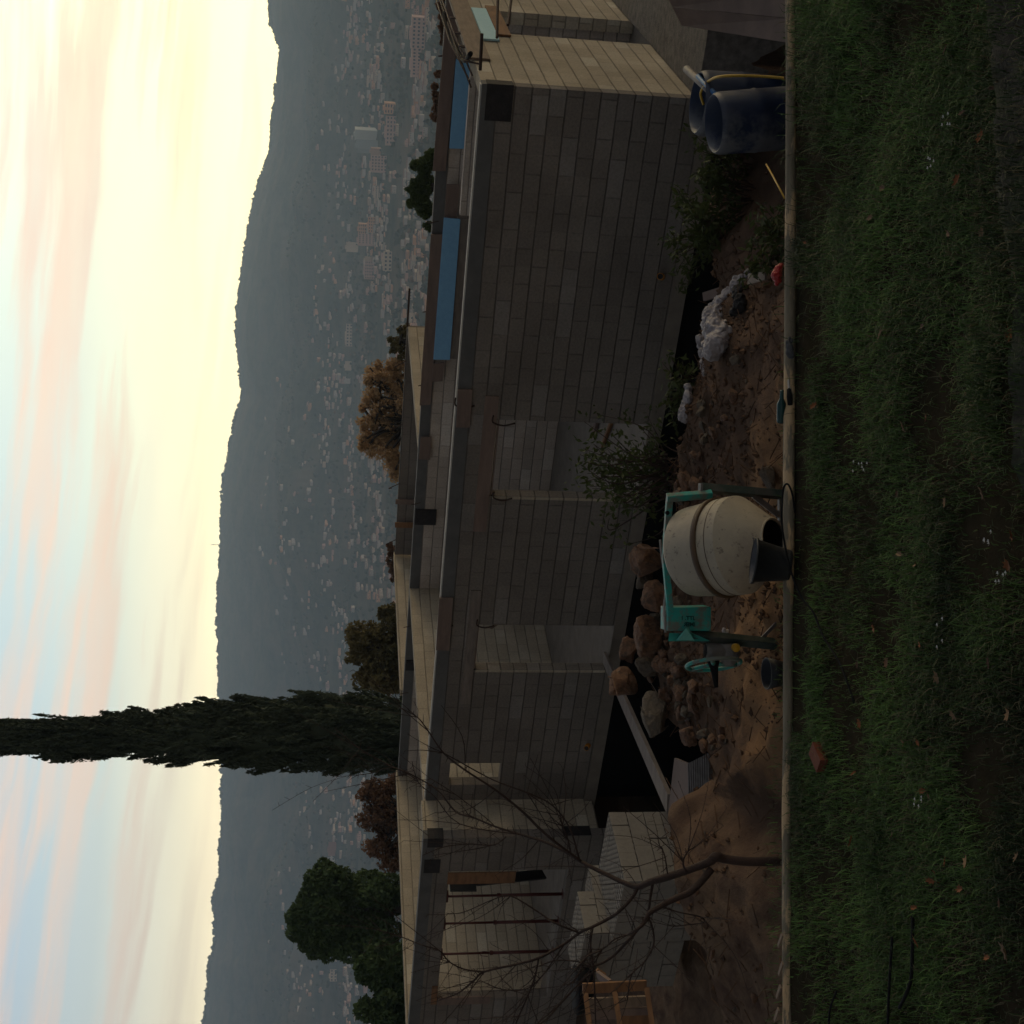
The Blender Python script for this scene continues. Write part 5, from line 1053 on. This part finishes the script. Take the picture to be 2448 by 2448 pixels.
# bare fruit tree in front, traced from the photograph, given its own depth
bt = thing('bare_tree', 'leafless young fruit tree standing behind the pole, its twigs across the left of the house', 'tree', tuple(PZ(1880, 2057, -.2)))
BR = [  # (ix, iy, depth, radius)
 [(1885, 2058, 8.3, .034), (1790, 2060, 8.32, .032), (1735, 2054, 8.35, .031), (1712, 2048, 8.33, .036), (1696, 2060, 8.35, .029), (1662, 2074, 8.4, .026), (1600, 2095, 8.5, .027), (1555, 2108, 8.6, .024), (1525, 2120, 8.7, .022), (1491, 2110, 8.8, .018), (1455, 2093, 8.9, .017), (1416, 2074, 9.0, .016), (1390, 2060, 9.1, .014), (1365, 2044, 9.2, .012), (1326, 2023, 9.3, .011), (1288, 2008, 9.4, .010), (1244, 1995, 9.5, .009), (1184, 1976, 9.6, .008), (1133, 1955, 9.7, .007), (1089, 1940, 9.8, .007), (1045, 1888, 9.9, .006), (978, 1849, 10, .006), (934, 1831, 10.1, .005), (860, 1790, 10.2, .004), (800, 1740, 10.3, .003)],
 [(1390, 2060, 9.1, .012), (1327, 2013, 9.0, .010), (1288, 1979, 9.0, .010), (1249, 1940, 9.0, .009), (1184, 1888, 9.0, .008), (1112, 1841, 9.0, .007), (1060, 1800, 9.0, .006), (1024, 1748, 9.0, .005), (998, 1715, 9.0, .004), (957, 1692, 9.0, .003)],
 [(1060, 1800, 9.0, .004), (1100, 1822, 9.1, .005), (1180, 1865, 9.1, .005), (1260, 1895, 9.1, .006), (1320, 1925, 9.1, .006), (1362, 1980, 9.1, .006), (1385, 2056, 9.1, .008)],
 [(1701, 2078, 8.35, .026), (1655, 2129, 8.3, .024), (1610, 2150, 8.3, .021), (1559, 2178, 8.3, .018), (1548, 2190, 8.3, .015), (1540, 2207, 8.3, .012), (1520, 2224, 8.3, .010), (1500, 2235, 8.4, .008)],
 [(1525, 2120, 8.7, .014), (1512, 2145, 8.7, .012), (1481, 2178, 8.7, .012), (1455, 2196, 8.8, .012), (1414, 2217, 8.8, .011), (1385, 2230, 8.9, .011), (1350, 2256, 9.0, .010), (1288, 2290, 9.0, .010), (1236, 2305, 9.1, .009), (1158, 2323, 9.2, .008), (1133, 2344, 9.2, .007), (1094, 2375, 9.3, .006), (1050, 2390, 9.4, .004)],
 [(1385, 2230, 8.9, .008), (1327, 2207, 8.9, .007), (1288, 2181, 9.0, .006), (1221, 2142, 9.0, .005), (1180, 2150, 9.0, .004), (1110, 2180, 9.0, .003), (1070, 2185, 9, .003)],
 [(1560, 2112, 8.7, .012), (1555, 2142, 8.7, .010), (1549, 2180, 8.7, .009), (1530, 2215, 8.7, .009), (1500, 2250, 8.7, .012), (1460, 2290, 8.8, .010), (1418, 2309, 8.8, .008), (1378, 2298, 8.9, .006), (1326, 2297, 9, .005), (1288, 2310, 9, .004)],
 [(1288, 2290, 9.0, .007), (1280, 2330, 9.0, .006), (1262, 2380, 9.0, .006), (1240, 2430, 9.0, .006), (1225, 2470, 9.0, .005)],
 [(1418, 2215, 8.8, .006), (1412, 2260, 8.8, .006), (1418, 2310, 8.8, .007), (1422, 2380, 8.8, .006), (1424, 2460, 8.8, .005)],
 [(1158, 2323, 9.2, .006), (1113, 2318, 9.2, .006), (1075, 2300, 9.2, .005), (1050, 2272, 9.2, .005), (1010, 2260, 9.2, .004), (960, 2240, 9.3, .004), (900, 2222, 9.3, .003)],
 [(1365, 2044, 9.2, .008), (1358, 2008, 9.2, .007), (1345, 1975, 9.2, .006), (1340, 1950, 9.2, .005)],
 [(1133, 1955, 9.7, .004), (1120, 1948, 9.7, .004), (1180, 1972, 9.7, .004), (1090, 1900, 9.7, .003), (1030, 1862, 9.7, .003)],
 [(1210, 2000, 9.5, .006), (1180, 2020, 9.5, .005), (1120, 2018, 9.5, .004), (1060, 2025, 9.5, .004), (1010, 2045, 9.5, .003)],
 [(1244, 1995, 9.5, .005), (1100, 1970, 9.5, .004), (1040, 1905, 9.6, .004), (1000, 1870, 9.6, .003), (985, 1820, 9.6, .003)],
 [(1500, 2235, 8.4, .006), (1470, 2245, 8.4, .005), (1440, 2270, 8.4, .005), (1400, 2290, 8.4, .005), (1380, 2335, 8.4, .004), (1340, 2370, 8.5, .003)],
 [(1548, 2190, 8.3, .009), (1560, 2220, 8.3, .007), (1562, 2260, 8.3, .006), (1540, 2300, 8.3, .005), (1510, 2330, 8.3, .005), (1500, 2390, 8.3, .004)],
 [(1596, 2090, 8.5, .005), (1590, 2050, 8.5, .005), (1583, 2030, 8.5, .004), (1577, 2022, 8.5, .003)],
 [(1640, 2085, 8.4, .009), (1633, 2060, 8.4, .006), (1645, 2035, 8.4, .005), (1662, 2025, 8.4, .004)],
 [(1575, 2165, 8.3, .006), (1620, 2180, 8.3, .005), (1675, 2192, 8.3, .005), (1683, 2205, 8.3, .004), (1650, 2210, 8.3, .004), (1610, 2215, 8.3, .003)],
 [(1350, 2256, 9.0, .006), (1320, 2300, 9.0, .005), (1290, 2340, 9.0, .005), (1255, 2365, 9.1, .004), (1200, 2365, 9.1, .004), (1150, 2345, 9.1, .003)],
 [(1000, 1865, 10, .004), (940, 1835, 10, .003), (890, 1848, 10, .003), (830, 1855, 10, .002)],
 [(1425, 2320, 8.9, .006), (1390, 2345, 8.9, .005), (1340, 2400, 8.9, .005), (1290, 2440, 8.9, .004)],
]
tb = MB(); tw = MB(); g_ = random.Random(21)
part_main = MB()
for bi, br_ in enumerate(BR):
    pth = smoothpath([PD(a_, b_, c_) for a_, b_, c_, r_ in br_], 4); rr_ = np.interp(np.linspace(0, 1, len(pth)), np.linspace(0, 1, len(br_)), [r_ for *_, r_ in br_])
    (part_main if bi == 0 else tb).tube(pth, list(rr_), 8 if bi in (0, 3) else 6)
    for k in range(2, len(pth)-1):
        if rr_[k] > .016 or g_.random() < .25: continue
        for _ in range(1 if rr_[k] > .009 else 2):
            d_ = Vector((g_.uniform(-1, 1), g_.uniform(-1, 1), g_.uniform(-.4, 1))).normalized(); L_ = g_.uniform(.02, .07) if g_.random() < .9 else g_.uniform(.12, .32)
            p0 = pth[k]; p1 = p0 + np.array(d_)*L_*.5 + np.array(jit((0, 0, 0), L_*.12)); p2 = p1 + np.array(d_)*L_*.5 + np.array(jit((0, 0, 0), L_*.15)); tw.tube([p0, p1, p2], [.0028, .0022, .0012], 4, False)
for k in range(150):       # fine long shoots
    br_ = BR[g_.randrange(len(BR))]; j_ = g_.randrange(max(1, len(br_)//3), len(br_)); a_, b_, c_, r_ = br_[j_]
    p0 = PD(a_, b_, c_); q_ = br_[j_-1]; dv = p0 - PD(q_[0], q_[1], q_[2]); dv /= np.linalg.norm(dv) + 1e-9
    d_ = Vector(tuple(dv*.8 + np.array([g_.gauss(0, .6), g_.gauss(0, .5), g_.gauss(.35, .5)]))).normalized(); L_ = g_.uniform(.15, .6)
    p1 = p0 + np.array(d_)*L_*.5 + np.array(jit((0, 0, 0), L_*.10)); p2 = p1 + np.array(d_)*L_*.5 + np.array([0, 0, L_*.12]) + np.array(jit((0, 0, 0), L_*.1))
    pth = smoothpath([p0, p1, p2], 4); tb.tube(pth, np.linspace(min(.0042, r_*.7), .0015, len(pth)), 4, False)
    for q2 in pth[2:]:
        if g_.random() < .6: tw.tube([q2, q2 + np.array(jit((0, 0, .01), .04))], [.002, .001], 3, False)
part('trunk', part_main, M_bark, parent=bt, smooth=True); part('branches', tb, M_bark, parent=bt, smooth=True); part('twigs', tw, M_bark, parent=bt)

# ================================================================== the far town
M_fw = [mat('far_render_white', (.74, .62, .53), (.62, .52, .44), scale=.2, bump=0), mat('far_render_cream', (.85, .64, .47), (.72, .54, .4), scale=.2, bump=0), mat('far_render_pink', (.78, .48, .39), (.66, .41, .33), scale=.2, bump=0), mat('far_render_ochre', (.90, .48, .27), (.8, .42, .23), scale=.2, bump=0)]
M_fr = [mat('far_clay_roof', (.42, .20, .14), (.30, .15, .10), scale=.3, bump=0), mat('far_brown_roof', (.30, .20, .16), (.2, .14, .11), scale=.3, bump=0)]
M_fwin = mat('far_window_dark', (.05, .05, .055), (.04, .04, .045), scale=1, bump=0)
def house_mesh(k):
    g_ = random.Random(k); L_, W_, H_ = g_.uniform(9, 17), g_.uniform(7, 10), g_.choice([3.2, 5.6, 6]); rf = g_.uniform(1.2, 2.2); mb = MB()
    mb.box((-L_/2, -W_/2, -3), (L_/2, W_/2, H_)); mb.cur = 1; e = .5
    mb.add([(-L_/2-e, -W_/2-e, H_), (L_/2+e, -W_/2-e, H_), (L_/2+e, W_/2+e, H_), (-L_/2-e, W_/2+e, H_), (-L_/2+1, 0, H_+rf), (L_/2-1, 0, H_+rf)], [(0, 1, 5, 4), (2, 3, 4, 5), (1, 2, 5), (3, 0, 4), (3, 2, 1, 0)])
    if k % 2: mb.cur = 0; mb.box((L_/2-.2, -W_/2+1, -3), (L_/2+4.5, W_/2-1.5, 3)); mb.cur = 1; mb.box((L_/2-.4, -W_/2+.7, 3), (L_/2+4.9, W_/2-1.2, 3.4))
    mb.cur = 2; nw = int(L_//3)
    for f_ in range(int(H_//2.7)):
        for i in range(nw):
            x = -L_/2 + (i+.5)*L_/nw; 
            if g_.random() < .8: mb.box((x-.5, -W_/2-.06, .9+2.8*f_), (x+.5, -W_/2+.02, 2.2+2.8*f_))
    me = np_mesh('house', np.array(mb.v), mb.f); me.polygons.foreach_set('material_index', mb.mi)
    for m_ in (M_fw[[0, 1, 1, 2, 0, 3, 1, 2][k % 8]], M_fr[k % 2], M_fwin): me.materials.append(m_)
    return me
HM = [house_mesh(k) for k in range(10)]
RG = random.Random(99)
CL = [  # iy range, ix range, count, label
 ((0, 230), (800, 905), 34, 'small pale villa in the hazy town at the far right'), ((0, 480), (930, 1040), 26, 'small villa among trees low in the valley at the right'), ((230, 480), (760, 880), 22, 'small villa on the lower hillside behind the white tower'),
 ((420, 720), (880, 940), 22, 'small house beside the apartment blocks in the valley'), ((470, 860), (940, 1020), 16, 'small house low in the valley right of the autumn tree'), ((640, 960), (750, 880), 26, 'scattered house on the hillside above the autumn tree'),
 ((900, 1180), (690, 850), 20, 'pale villa high on the slope in the middle'), ((1080, 1460), (830, 940), 66, 'small house in the dense part of the town in the middle'), ((1150, 1480), (650, 800), 24, 'small house high on the wooded slope right of the cypress'),
 ((1490, 1640), (700, 850), 14, 'small house between the bronze tree and the cypress'), ((1855, 2070), (740, 870), 22, 'small house left of the cypress'), ((2320, 2448), (740, 880), 12, 'small house beyond the pine at the far left'), ((900, 1100), (860, 890), 8, 'house just above the golden autumn tree'), ((2070, 2448), (620, 720), 7, 'lone house on the dark slope at the left')]
cnt = 0
HPOS = []
for (y0, y1), (x0, x1), n_, lab in CL:
    for k in range(n_):
        p, dd_ = hitval(RG.uniform(x0, x1), RG.uniform(y0, y1))
        if p is None: continue
        hk = RG.randrange(10); o = bpy.data.objects.new('house', HM[hk]); col.objects.link(o); s_ = RG.uniform(.6, 1.1)
        o.location = (p[0], p[1], float(zval(np.array(p[0]), np.array(p[1]), False)) + 1.0); o.rotation_euler = (0, 0, -math.atan2(p[0], p[1]) + RG.choice([0, 0, R(90)]) + RG.uniform(-.7, .7)); o.scale = (s_, s_, s_)
        tag(o, lab.replace('small pale', 'small').replace('pale villa', 'villa').replace('house', ['white', 'cream', 'cream', 'pink', 'white', 'ochre', 'cream', 'pink'][hk % 8] + ' house', 1).replace('villa', ['white', 'cream', 'cream', 'pink', 'white', 'ochre', 'cream', 'pink'][hk % 8] + ' villa', 1), 'house', 'houses of the far town'); HPOS.append((p[0], p[1]))
def block_(label, ix0, ix1, iy0, iy1, wall_m, rows, cols_, depth=14, rot=0., name='apartment_building', roof_m=None, face2=None):
    p, dd_ = hitval(ix1, (iy0+iy1)/2)
    hgt_ = (ix1-ix0)*p[1]/F; wd_ = (iy1-iy0)*p[1]/F/max(.3, math.cos(rot)); t = thing(name, label, 'apartment block', tuple(p)); az_ = -math.atan2(p[0], p[1])
    t.rotation_euler = (0, 0, az_+rot); ORG[t.name] = np.zeros(3)
    part('wall', MB().box((-wd_/2, -1, -8), (wd_/2, depth, hgt_)), wall_m, parent=t)
    part('roof', MB().box((-wd_/2-.4, -1.4, hgt_), (wd_/2+.4, depth+.4, hgt_+.8)).box((-wd_/4, 3, hgt_+.8), (wd_/6, 8, hgt_+3)), roof_m or wall_m, parent=t)
    if rows:
        sx_, sz_ = wd_/cols_, hgt_/rows; wm = MB().box((-sx_*.25, -1.15, -sz_*.22), (sx_*.25, -.95, sz_*.22)); proto = None
        for r_ in range(rows):
            for c_ in range(cols_):
                if proto is None:
                    me_ = np_mesh('window', np.array(wm.v), wm.f); me_.materials.append(M_fwin); proto = me_
                o = bpy.data.objects.new('window', proto); col.objects.link(o); o.parent = t; o.location = (-wd_/2+(c_+.5)*sx_, 0, (r_+.55)*sz_)
    return t
Wt, Cr_, Pk, Oc = M_fw
block_('tall pale slab tower standing above the rest of the town at the right', 850, 902, 313, 336, mat('far_tower_white', (.72, .70, .62), (.68, .66, .6), scale=.1, bump=0), 0, 0, 24, R(-12))
block_('shaded left face of the pale tower, its shade toned grey', 853, 904, 337, 358, mat('far_tower_shaded', (.34, .36, .35), (.32, .34, .33), scale=.1, bump=0), 0, 0, 16, R(25))  # shade on this side of the tower is put into its grey
block_('small orange apartment block with two columns of dark windows', 920, 946, 248, 273, Oc, 4, 2, 14, R(-10))
block_('pink and tan apartment row left of the orange block', 924, 947, 280, 345, Pk, 3, 7, 12, R(8))
block_('peach coloured block just left of the pale tower', 888, 912, 356, 372, mat('far_peach', (.62, .36, .24), (.6, .35, .24), scale=.1, bump=0), 0, 0, 12, R(-10))
block_('grey pink apartment block with many windows left of the peach one', 888, 925, 374, 410, Pk, 5, 5, 14, R(10))
block_('long low pink building with windows at the far right above the hedge', 985, 1018, 45, 115, Pk, 3, 8, 12, R(-12)); block_('long low mauve building continuing the pink one', 985, 1008, 118, 180, Pk, 2, 8, 12, R(10))
block_('grey apartment slab with rows of windows right of the stepped orange building', 897, 909, 445, 483, Cr_, 2, 8, 12)
block_('terracotta tower part of the stepped building in the centre right', 858, 881, 536, 560, Oc, 5, 3, 14, R(-8)); block_('low wing of the stepped orange building, to its right', 881, 897, 520, 556, Oc, 3, 5, 12); block_('pinkish shaded wing on the left of the stepped orange building', 857, 897, 561, 584, Pk, 5, 5, 14, R(15))
block_('pale beige block behind the left wing of the stepped building', 829, 857, 580, 603, Cr_, 0, 0, 14)
block_('cream fronted block with rows of windows left of the stepped building', 874, 897, 614, 624, mat('far_cream_bright', (.70, .46, .30), (.66, .44, .3), scale=.1, bump=0), 0, 0, 12); block_('grey pink block with a grid of windows left of the stepped building', 873, 897, 625, 668, Pk, 6, 6, 14)
block_('pale low building with a greenish front in the centre right', 918, 938, 602, 648, Cr_, 2, 5, 12)
block_('long beige building right of the autumn tree, on the far road', 828, 843, 775, 828, Cr_, 2, 7, 12); block_('plain beige block above the right part of the autumn tree', 826, 842, 864, 886, Cr_, 0, 0, 12); block_('pale grey block right of the long beige building', 825, 840, 905, 918, Wt, 0, 0, 12)
block_('red brown building with a red roof right of the umbrella pine', 786, 806, 2013, 2045, mat('far_redbrown', (.40, .17, .12), (.36, .15, .1), scale=.1, bump=0), 0, 0, 12, 0, roof_m=M_fr[0]); block_('cream building with dark windows next to the red brown one', 783, 802, 2050, 2100, Wt, 2, 6, 12, R(8), roof_m=M_fr[0])
block_('cream pink building at the far left beyond the pine', 790, 806, 2318, 2345, Cr_, 2, 4, 12)
# the smaller, farther rest of the town, too many to tell apart
MBh = MB(); cnt = 0
for k in range(5200):
    (y0, y1), (x0, x1), n_, lab = CL[RG.choices(range(len(CL)), weights=[c[2] for c in CL])[0]]
    ix, iy = RG.uniform(x0-25, x1+10), RG.gauss((y0+y1)/2, (y1-y0)/2.6)
    p, dd_ = hitval(ix, iy)
    if p is None or cnt > 720 or float(fbm(np.array(p[0]/150.), np.array(p[1]/150.), 2)) < .08 + (.18 if ix < 780 else 0) or (len(HPOS) and min(abs(p[0]-h[0])+abs(p[1]-h[1]) for h in HPOS) < 13): continue
    cnt += 1; HPOS.append((p[0], p[1])); s_ = RG.uniform(.5, 1.0); an = RG.uniform(-.8, .8) - math.atan2(p[0], p[1]); L_, W_, H_ = 6*s_*RG.uniform(.8, 1.5), 4*s_, RG.choice([3.5, 6])*s_
    u_ = np.array([math.cos(an), math.sin(an), 0]); v_ = np.array([-math.sin(an), math.cos(an), 0]); zb = np.array([p[0], p[1], float(zval(np.array(p[0]), np.array(p[1]), False)) + .8])
    c4 = [zb + u_*a*L_ + v_*b*W_ for a, b in ((-1, -1), (1, -1), (1, 1), (-1, 1))]; MBh.cur = RG.choice([0, 0, 0, 1, 1, 2, 3]); up = np.array([0, 0, H_]); MBh.hexa([c - (0, 0, 3) for c in c4] + [c + up for c in c4])
    MBh.cur = 4 + RG.randrange(2); r1, r2 = zb + up + u_*L_*.6 + (0, 0, 1.3*s_), zb + up - u_*L_*.6 + (0, 0, 1.3*s_); e4 = [zb + up*1.01 + u_*a*(L_+.4) + v_*b*(W_+.4) for a, b in ((-1, -1), (1, -1), (1, 1), (-1, 1))]
    MBh.add(e4 + [r2, r1], [(0, 1, 5, 4), (2, 3, 4, 5), (1, 2, 5), (3, 0, 4)])
tag(MBh.build('far_houses', M_fw + M_fr), kind='stuff')
# far wood: crowns between the houses
g = np.random.RandomState(8)
base_v = []; bm = bmesh.new(); bmesh.ops.create_icosphere(bm, subdivisions=1, radius=1); bv = np.array([v.co[:] for v in bm.verts]); bf = np.array([[v.index for v in f_.verts] for f_ in bm.faces]); bm.free()
N = 8000; aa = np.radians(g.uniform(-24, 24, N)); dd_ = 1250 + 2300*g.rand(N)**1.1; tx, ty = np.sin(aa)*dd_, np.cos(aa)*dd_
k = (fbm(tx/90., ty/90.) > -.28 + .1*g.rand(N)); HP = np.array(HPOS)
tx, ty = tx[k], ty[k]
front = np.min(np.hypot(tx[:, None]*1.006 - 0 - HP[None, :, 0], (ty[:, None]+6) - HP[None, :, 1]), axis=1) > 11
tx, ty = tx[front], ty[front]; N = len(tx); tz = zval(tx, ty, False); rs = g.uniform(2.2, 5.0, N)
V = bv[None]*rs[:, None, None]*g.uniform(.75, 1.25, (N, len(bv), 1)); V[:, :, 2] *= g.uniform(.8, 1.4, N)[:, None]; V += np.stack([tx, ty, tz + rs*.4], 1)[:, None]
Fc = (bf[None] + (np.arange(N)*len(bv))[:, None, None]).reshape(-1, 3)
M_fwood = mat('far_tree_crowns', (.10, .10, .055), (.022, .034, .020), scale=.02, bump=0, rough=1, spec=0, extra=lambda b, tc, c: b.mix(b.ramp(b.noise(tc, .05, 3), [(.58, (0, 0, 0)), (.64, (1, 1, 1))]), c, (.19, .11, .06)))
me = np_mesh('far_wood', V.reshape(-1, 3), Fc, True); me.materials.append(M_fwood); tag(link('far_wood', me), kind='stuff')
# trees along the skyline
N = 2600; aa = np.radians(g.uniform(-25, 25, N)); dd_ = DR + g.uniform(-60, 40, N); tx, ty = np.sin(aa)*dd_, np.cos(aa)*dd_; tz = zval(tx, ty, True); rs = g.uniform(2.0, 6.0, N)*(1 + .6*(fbm(aa*60, aa*0+1) > .1))
V = bv[None]*rs[:, None, None]*g.uniform(.7, 1.3, (N, len(bv), 1)) + np.stack([tx, ty, tz + rs*.3], 1)[:, None]
Fc = (bf[None] + (np.arange(N)*len(bv))[:, None, None]).reshape(-1, 3)
me = np_mesh('skyline_wood', V.reshape(-1, 3), Fc, True); me.materials.append(M_fwood); tag(link('skyline_wood', me), kind='stuff')
p = PD(508, 1302, 4750); pol('radio_mast', 'thin radio mast on the skyline', 'mast', MB().tube([p - (0, 0, 26), p + (0, 0, 6)], .8, 5).tube([p+(-2.5, 0, -4), p+(2.5, 0, -4)], .7, 4).tube([p+(-2.5, 0, -10), p+(2.5, 0, -10)], .7, 4), M_dark, tuple(p))
